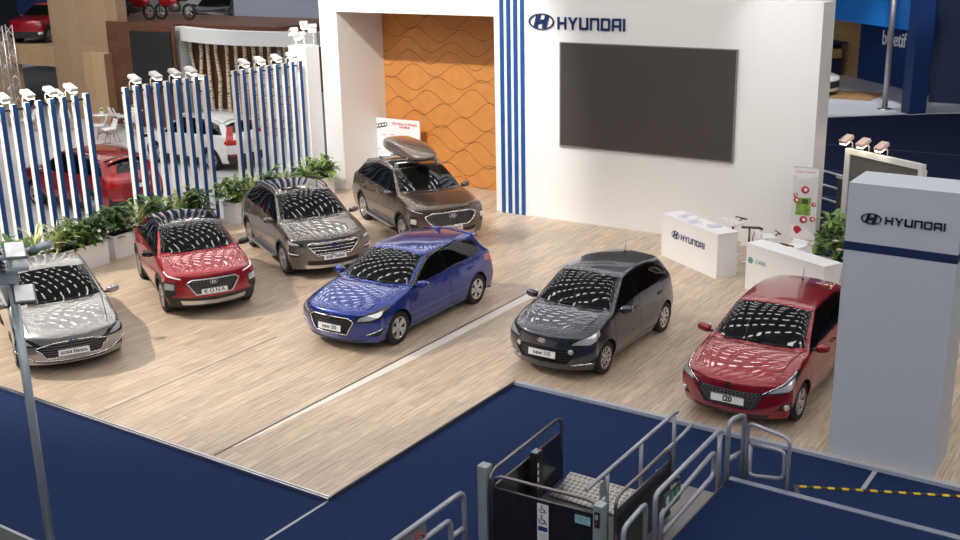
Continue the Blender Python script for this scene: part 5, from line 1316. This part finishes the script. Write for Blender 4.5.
Mk = lambda x, z: face_mat((x, -.8535 - .02, z), (1.38, .08, 0), (0, 0, 1))
b = MB(); b.box(-.075, .075, -.25, .25, 0, .003, Mk(-.02, .58)); st1 = b.build('sticker', sk, pf)
pictogram(Mk(-.02, .76) @ Matrix.Translation((0, 0, .004)), .11, ink, st1); pictogram(Mk(-.02, .62) @ Matrix.Translation((0, 0, .004)), .13, ink, st1)
b = MB(); b.box(-.06, .06, -.03, .03, .003, .005, Mk(-.02, .50)); b.build('blue_logo_patch', mat('sticker_blue', (.01, .03, .2), .4), st1)
b = MB()
for k in range(4): b.box(-.055, .055, -.004, .004, .003, .005, Mk(-.02, .43 - .025 * k))
b.build('small_print', mat('print_grey', (.35, .36, .4), .5), st1)
b = MB(); b.box(-.10, .10, -.055, .055, 0, .003, face_mat((.50, -.845, .76), (1.38, .08, 0), (0, 0, 1))); st2 = b.build('sticker', mat('sticker_teal', (.22, .42, .48), .4, noise=.3, nscale=20), pf)

def hand_rail(name, label, pts_list, r=.028, group='grey tube handrails', cat='handrail', m=RAILM):
    e = empty(name, (pts_list[0][1][0][0], pts_list[0][1][0][1], Z0), 0, label, cat, group)
    o = Vector(e.location)
    for nm, P in pts_list:
        Q = [Vector(p) + Vector((0, 0, Z0)) - o for p in P]
        # round the corners a little
        S = [Q[0]]
        for a, q, c in zip(Q, Q[1:], Q[2:]):
            d1 = min(.09, (q - a).length * .4); d2 = min(.09, (c - q).length * .4)
            u, v = q + (a - q).normalized() * d1, q + (c - q).normalized() * d2
            S += [u, (u + v) / 4 + q / 2, v]
        S.append(Q[-1])
        b = MB(); b.tube(S, r, 10); b.build(nm, m, e)
    return e
x1 = -5.62
r1 = hand_rail('handrail', 'grey tube handrail on the far side of the grated ramp', [('top_rail', [(x1, 10.45, .98), (x1, 13.0, 1.0), (x1, 13.06, .97)]), ('post', [(x1, 12.98, 0), (x1, 12.98, .98)]), ('post', [(x1, 11.95, 0), (x1, 11.95, .98)]), ('post', [(x1, 11.0, 0), (x1, 11.0, .98)]), ('mid_rail', [(x1, 11.95, .52), (x1, 13.3, .55), (x1, 13.6, .58)]), ('foot_bar', [(x1 - .25, 12.98, .05), (x1 + .1, 12.98, .05)])], .026)
b = MB(); b.box(-.004, .004, .0, .16, .68, .90); b.build('sign_plate', mat('rail_sign_green', (.25, .32, .27), .5), r1).location = (.0, .36, 0)
x2 = -4.86
r2 = hand_rail('handrail', 'grey tube handrail along the near side of the grated ramp', [('top_rail', [(x2, 10.75, .05), (x2, 10.75, 1.0), (x2, 12.72, 1.04), (x2, 12.76, .9)]), ('post', [(x2, 12.72, 0), (x2, 12.72, 1.0)]), ('mid_rail', [(x2, 10.92, .10), (x2, 10.92, .66), (x2, 12.55, .80), (x2, 12.55, .45), (x2, 10.95, .38)])], .032)
b = MB(); b.box(-.006, .006, .25, .72, .62, .86); sp_ = b.build('sign_plate', mat('rail_sign_dark', (.05, .07, .06), .5), r2)
for k, c_ in enumerate(((.55, .6, .6), (.1, .35, .15), (.1, .35, .15))):
    b = MB(); b.box(-.009, .009, .29 + .14 * k, .38 + .14 * k, .66, .82); b.build('sign_symbol', mat('sign_sym_%d' % k, c_, .5), sp_)
r3 = hand_rail('handrail', 'low grey tube hoop in front of the lift control post', [('hoop', [(-4.92, 10.05, 0), (-4.92, 10.05, .88), (-4.92, 10.62, .94), (-4.92, 10.62, 0)])], .03)
r4 = hand_rail('handrail', 'narrow upright grey tube hoop between ramp railing and gate', [('hoop', [(-4.80, 12.86, 0), (-4.80, 12.86, 1.12), (-4.72, 13.22, 1.10), (-4.72, 13.22, 0)]), ('cross_bar', [(-4.80, 12.86, .55), (-4.72, 13.22, .55)])], .034)
r5 = hand_rail('gate', 'small grey tube gate behind the navy podium', [('outer_frame', [(-4.66, 13.2, 0), (-4.66, 13.2, 1.0), (-4.02, 13.0, 1.0), (-4.02, 13.0, 0)]), ('inner_frame', [(-4.60, 13.18, .70), (-4.60, 13.18, .24), (-4.08, 13.02, .40), (-4.08, 13.02, .80), (-4.60, 13.18, .71)])], .027, None, 'gate')
r6 = hand_rail('handrail', 'grey tube handrail at the bottom left of the lift', [('top_rail', [(-6.72, 7.2, 1.10), (-6.72, 9.45, 1.10), (-6.72, 9.5, 1.0), (-6.72, 9.5, 0)]), ('mid_rail', [(-6.72, 7.2, .82), (-6.72, 9.18, .86), (-6.72, 9.22, .8), (-6.72, 9.22, 0)]), ('stub', [(-6.72, 9.22, .62), (-6.72, 9.5, .62)])], .032)
b = MB(); b.box(-.008, .008, 1.0, 1.55, .62, 1.06); sg_ = b.build('sign_plate', mat('rail_sign_grey', (.20, .20, .21), .5), r6)
b = MB(); M = face_mat((.010, 1.40, .88), (0, 1, 0), (0, 0, 1)); b.tube([M @ Vector((.09 * math.cos(2 * PI * i / 20), .09 * math.sin(2 * PI * i / 20), 0)) for i in range(20)], .012, 5, closed=True); b.tube([M @ Vector((-.062, .062, 0)), M @ Vector((.062, -.062, 0))], .011, 5); b.build('prohibition_ring', mat('sign_red', (.45, .03, .03), .5), sg_); pictogram(M, .09, mat('label_white', (.75, .75, .75), .5), sg_, 'sign_symbol')
GRT = bpy.data.materials.new('ramp_grating'); GRT.use_nodes = True; nt = GRT.node_tree; bs = nt.nodes['Principled BSDF']; bs.inputs['Metallic'].default_value = .6; bs.inputs['Roughness'].default_value = .45
tc = nt.nodes.new('ShaderNodeTexCoord'); wv = nt.nodes.new('ShaderNodeTexWave'); wv.bands_direction = 'Y'; wv.inputs['Scale'].default_value = 9.; cr = nt.nodes.new('ShaderNodeValToRGB'); cr.color_ramp.elements[0].color = (.09, .088, .085, 1); cr.color_ramp.elements[1].color = (.36, .35, .35, 1)
nt.links.new(tc.outputs['Object'], wv.inputs['Vector']); nt.links.new(wv.outputs['Fac'], cr.inputs['Fac']); nt.links.new(cr.outputs['Color'], bs.inputs['Base Color']); MATS['ramp_grating'] = GRT
rp = empty('ramp', (-5.2, 11.6, Z0), 0, 'grated metal ramp between the two grey handrails', 'ramp')
b = MB(); b.prism([(-1.9, 0), (1.2, 0), (1.2, .06), (-1.9, .16)], -.36, .30, Matrix.Rotation(PI / 2, 4, 'Z')); b.build('grating', GRT, rp)
b = MB(); b.box(.36, .39, -1.9, 1.2, 0, .20); b.build('kerb', mat('kerb_brown', (.10, .085, .07), .5), rp)
pod = empty('podium', (-3, 10, Z0), 0, 'low navy carpeted podium with grey metal edge in the right foreground', 'podium')
b = MB(); b.box(-1.75, 9, -9, 2.84, 0, .30); b.build('body', mat('podium_navy', (.010, .022, .068), .95, spec=.1, noise=.25, nscale=60), pod)
b = MB(); b.box(-1.75, 9, 2.80, 2.90, .0, .312); b.build('edge_strip', mat('edge_grey', (.24, .27, .34), .4, .3), pod)
# hazard tape
HZ = bpy.data.materials.new('hazard_tape'); HZ.use_nodes = True; nt = HZ.node_tree; bs = nt.nodes['Principled BSDF']; bs.inputs['Roughness'].default_value = .4
tc = nt.nodes.new('ShaderNodeTexCoord'); wv = nt.nodes.new('ShaderNodeTexWave'); wv.bands_direction = 'X'; wv.inputs['Scale'].default_value = 1.7; cr = nt.nodes.new('ShaderNodeValToRGB'); cr.color_ramp.interpolation = 'CONSTANT'; cr.color_ramp.elements[0].color = (.015, .015, .015, 1); cr.color_ramp.elements[1].color = (.62, .46, .02, 1); cr.color_ramp.elements[1].position = .5
nt.links.new(tc.outputs['Object'], wv.inputs['Vector']); nt.links.new(wv.outputs['Fac'], cr.inputs['Fac']); nt.links.new(cr.outputs['Color'], bs.inputs['Base Color'])
ht = empty('hazard_tape', (-4.1, 13.66, Z0), R_(24), 'yellow and black hazard tape on the carpet behind the podium', 'tape')
b = MB(); b.box(0, 4.5, -.03, .03, -.002, .004); b.build('strip', HZ, ht); b = MB(); b.box(-.03, .03, -.45, .03, -.002, .0045); b.build('corner_strip', HZ, ht)
b = MB(); b.box(-3.34, -3.28, 14.05, 14.7, Z0 - .004, Z0 + .004); o = b.build('tape_piece', mat('seam_grey', (.36, .38, .42), .5)); tag(o, 'short grey tape piece on the carpet in front of the tower', 'tape')

# ------------------------------------------------------------------ lights of the hall
def spot(name, loc, tgt, power, ang, col=(1, 1, 1), size=.3, blend=.5):
    l = bpy.data.lights.new(name, 'SPOT'); l.energy = power; l.spot_size = R_(ang); l.spot_blend = blend; l.color = col; l.shadow_soft_size = size
    o = bpy.data.objects.new(name, l); COL.objects.link(o); o.location = loc; o.rotation_euler = (Vector(tgt) - Vector(loc)).to_track_quat('-Z', 'Y').to_euler(); return o
spot('stage_spot', (-17.5, 13.5, 13.6), (-18.5, 26.5, 1.8), 9500, 40, (1, .97, .93), .2)
spot('stage_spot', (-12, 13, 13.8), (-11.5, 24.6, 2.5), 700, 45, (1, .97, .92), .4)
spot('stage_spot', (-27, 8, 13.6), (-17.5, 15, 0), 13000, 46, (1, .90, .78), .3)
spot('wall_spot', (-14, 21, 10), (-14.7, 24.55, 1.6), 750, 26, (1, 1, 1), .1, 1)
spot('wall_spot', (-8.6, 21, 10), (-8.3, 24.55, 4.6), 900, 30, (1, 1, 1), .1, 1)
spot('wall_spot', (-10.5, 21, 10), (-10.2, 24.55, 1.2), 420, 26, (1, .97, .93), .1, 1)
spot('booth_spot', (-13, 46, 8), (-13.8, 47, 0), 1500, 50, (1, 1, 1), .3)
spot('booth_spot', (-9, 40, 11), (-12, 49, 4), 2500, 40, (.9, .95, 1), .3)
spot('stand_spot', (-34, 20, 13), (-38, 29, 2), 2600, 70, (1, .96, .9), .4)
spot('stand_spot', (-26, 22, 13), (-27, 23, 0), 1100, 70, (1, .98, .95), .4)
SC.view_settings.view_transform = 'Standard'; SC.view_settings.look = 'None'; SC.view_settings.gamma = 1; SC.view_settings.exposure = .08
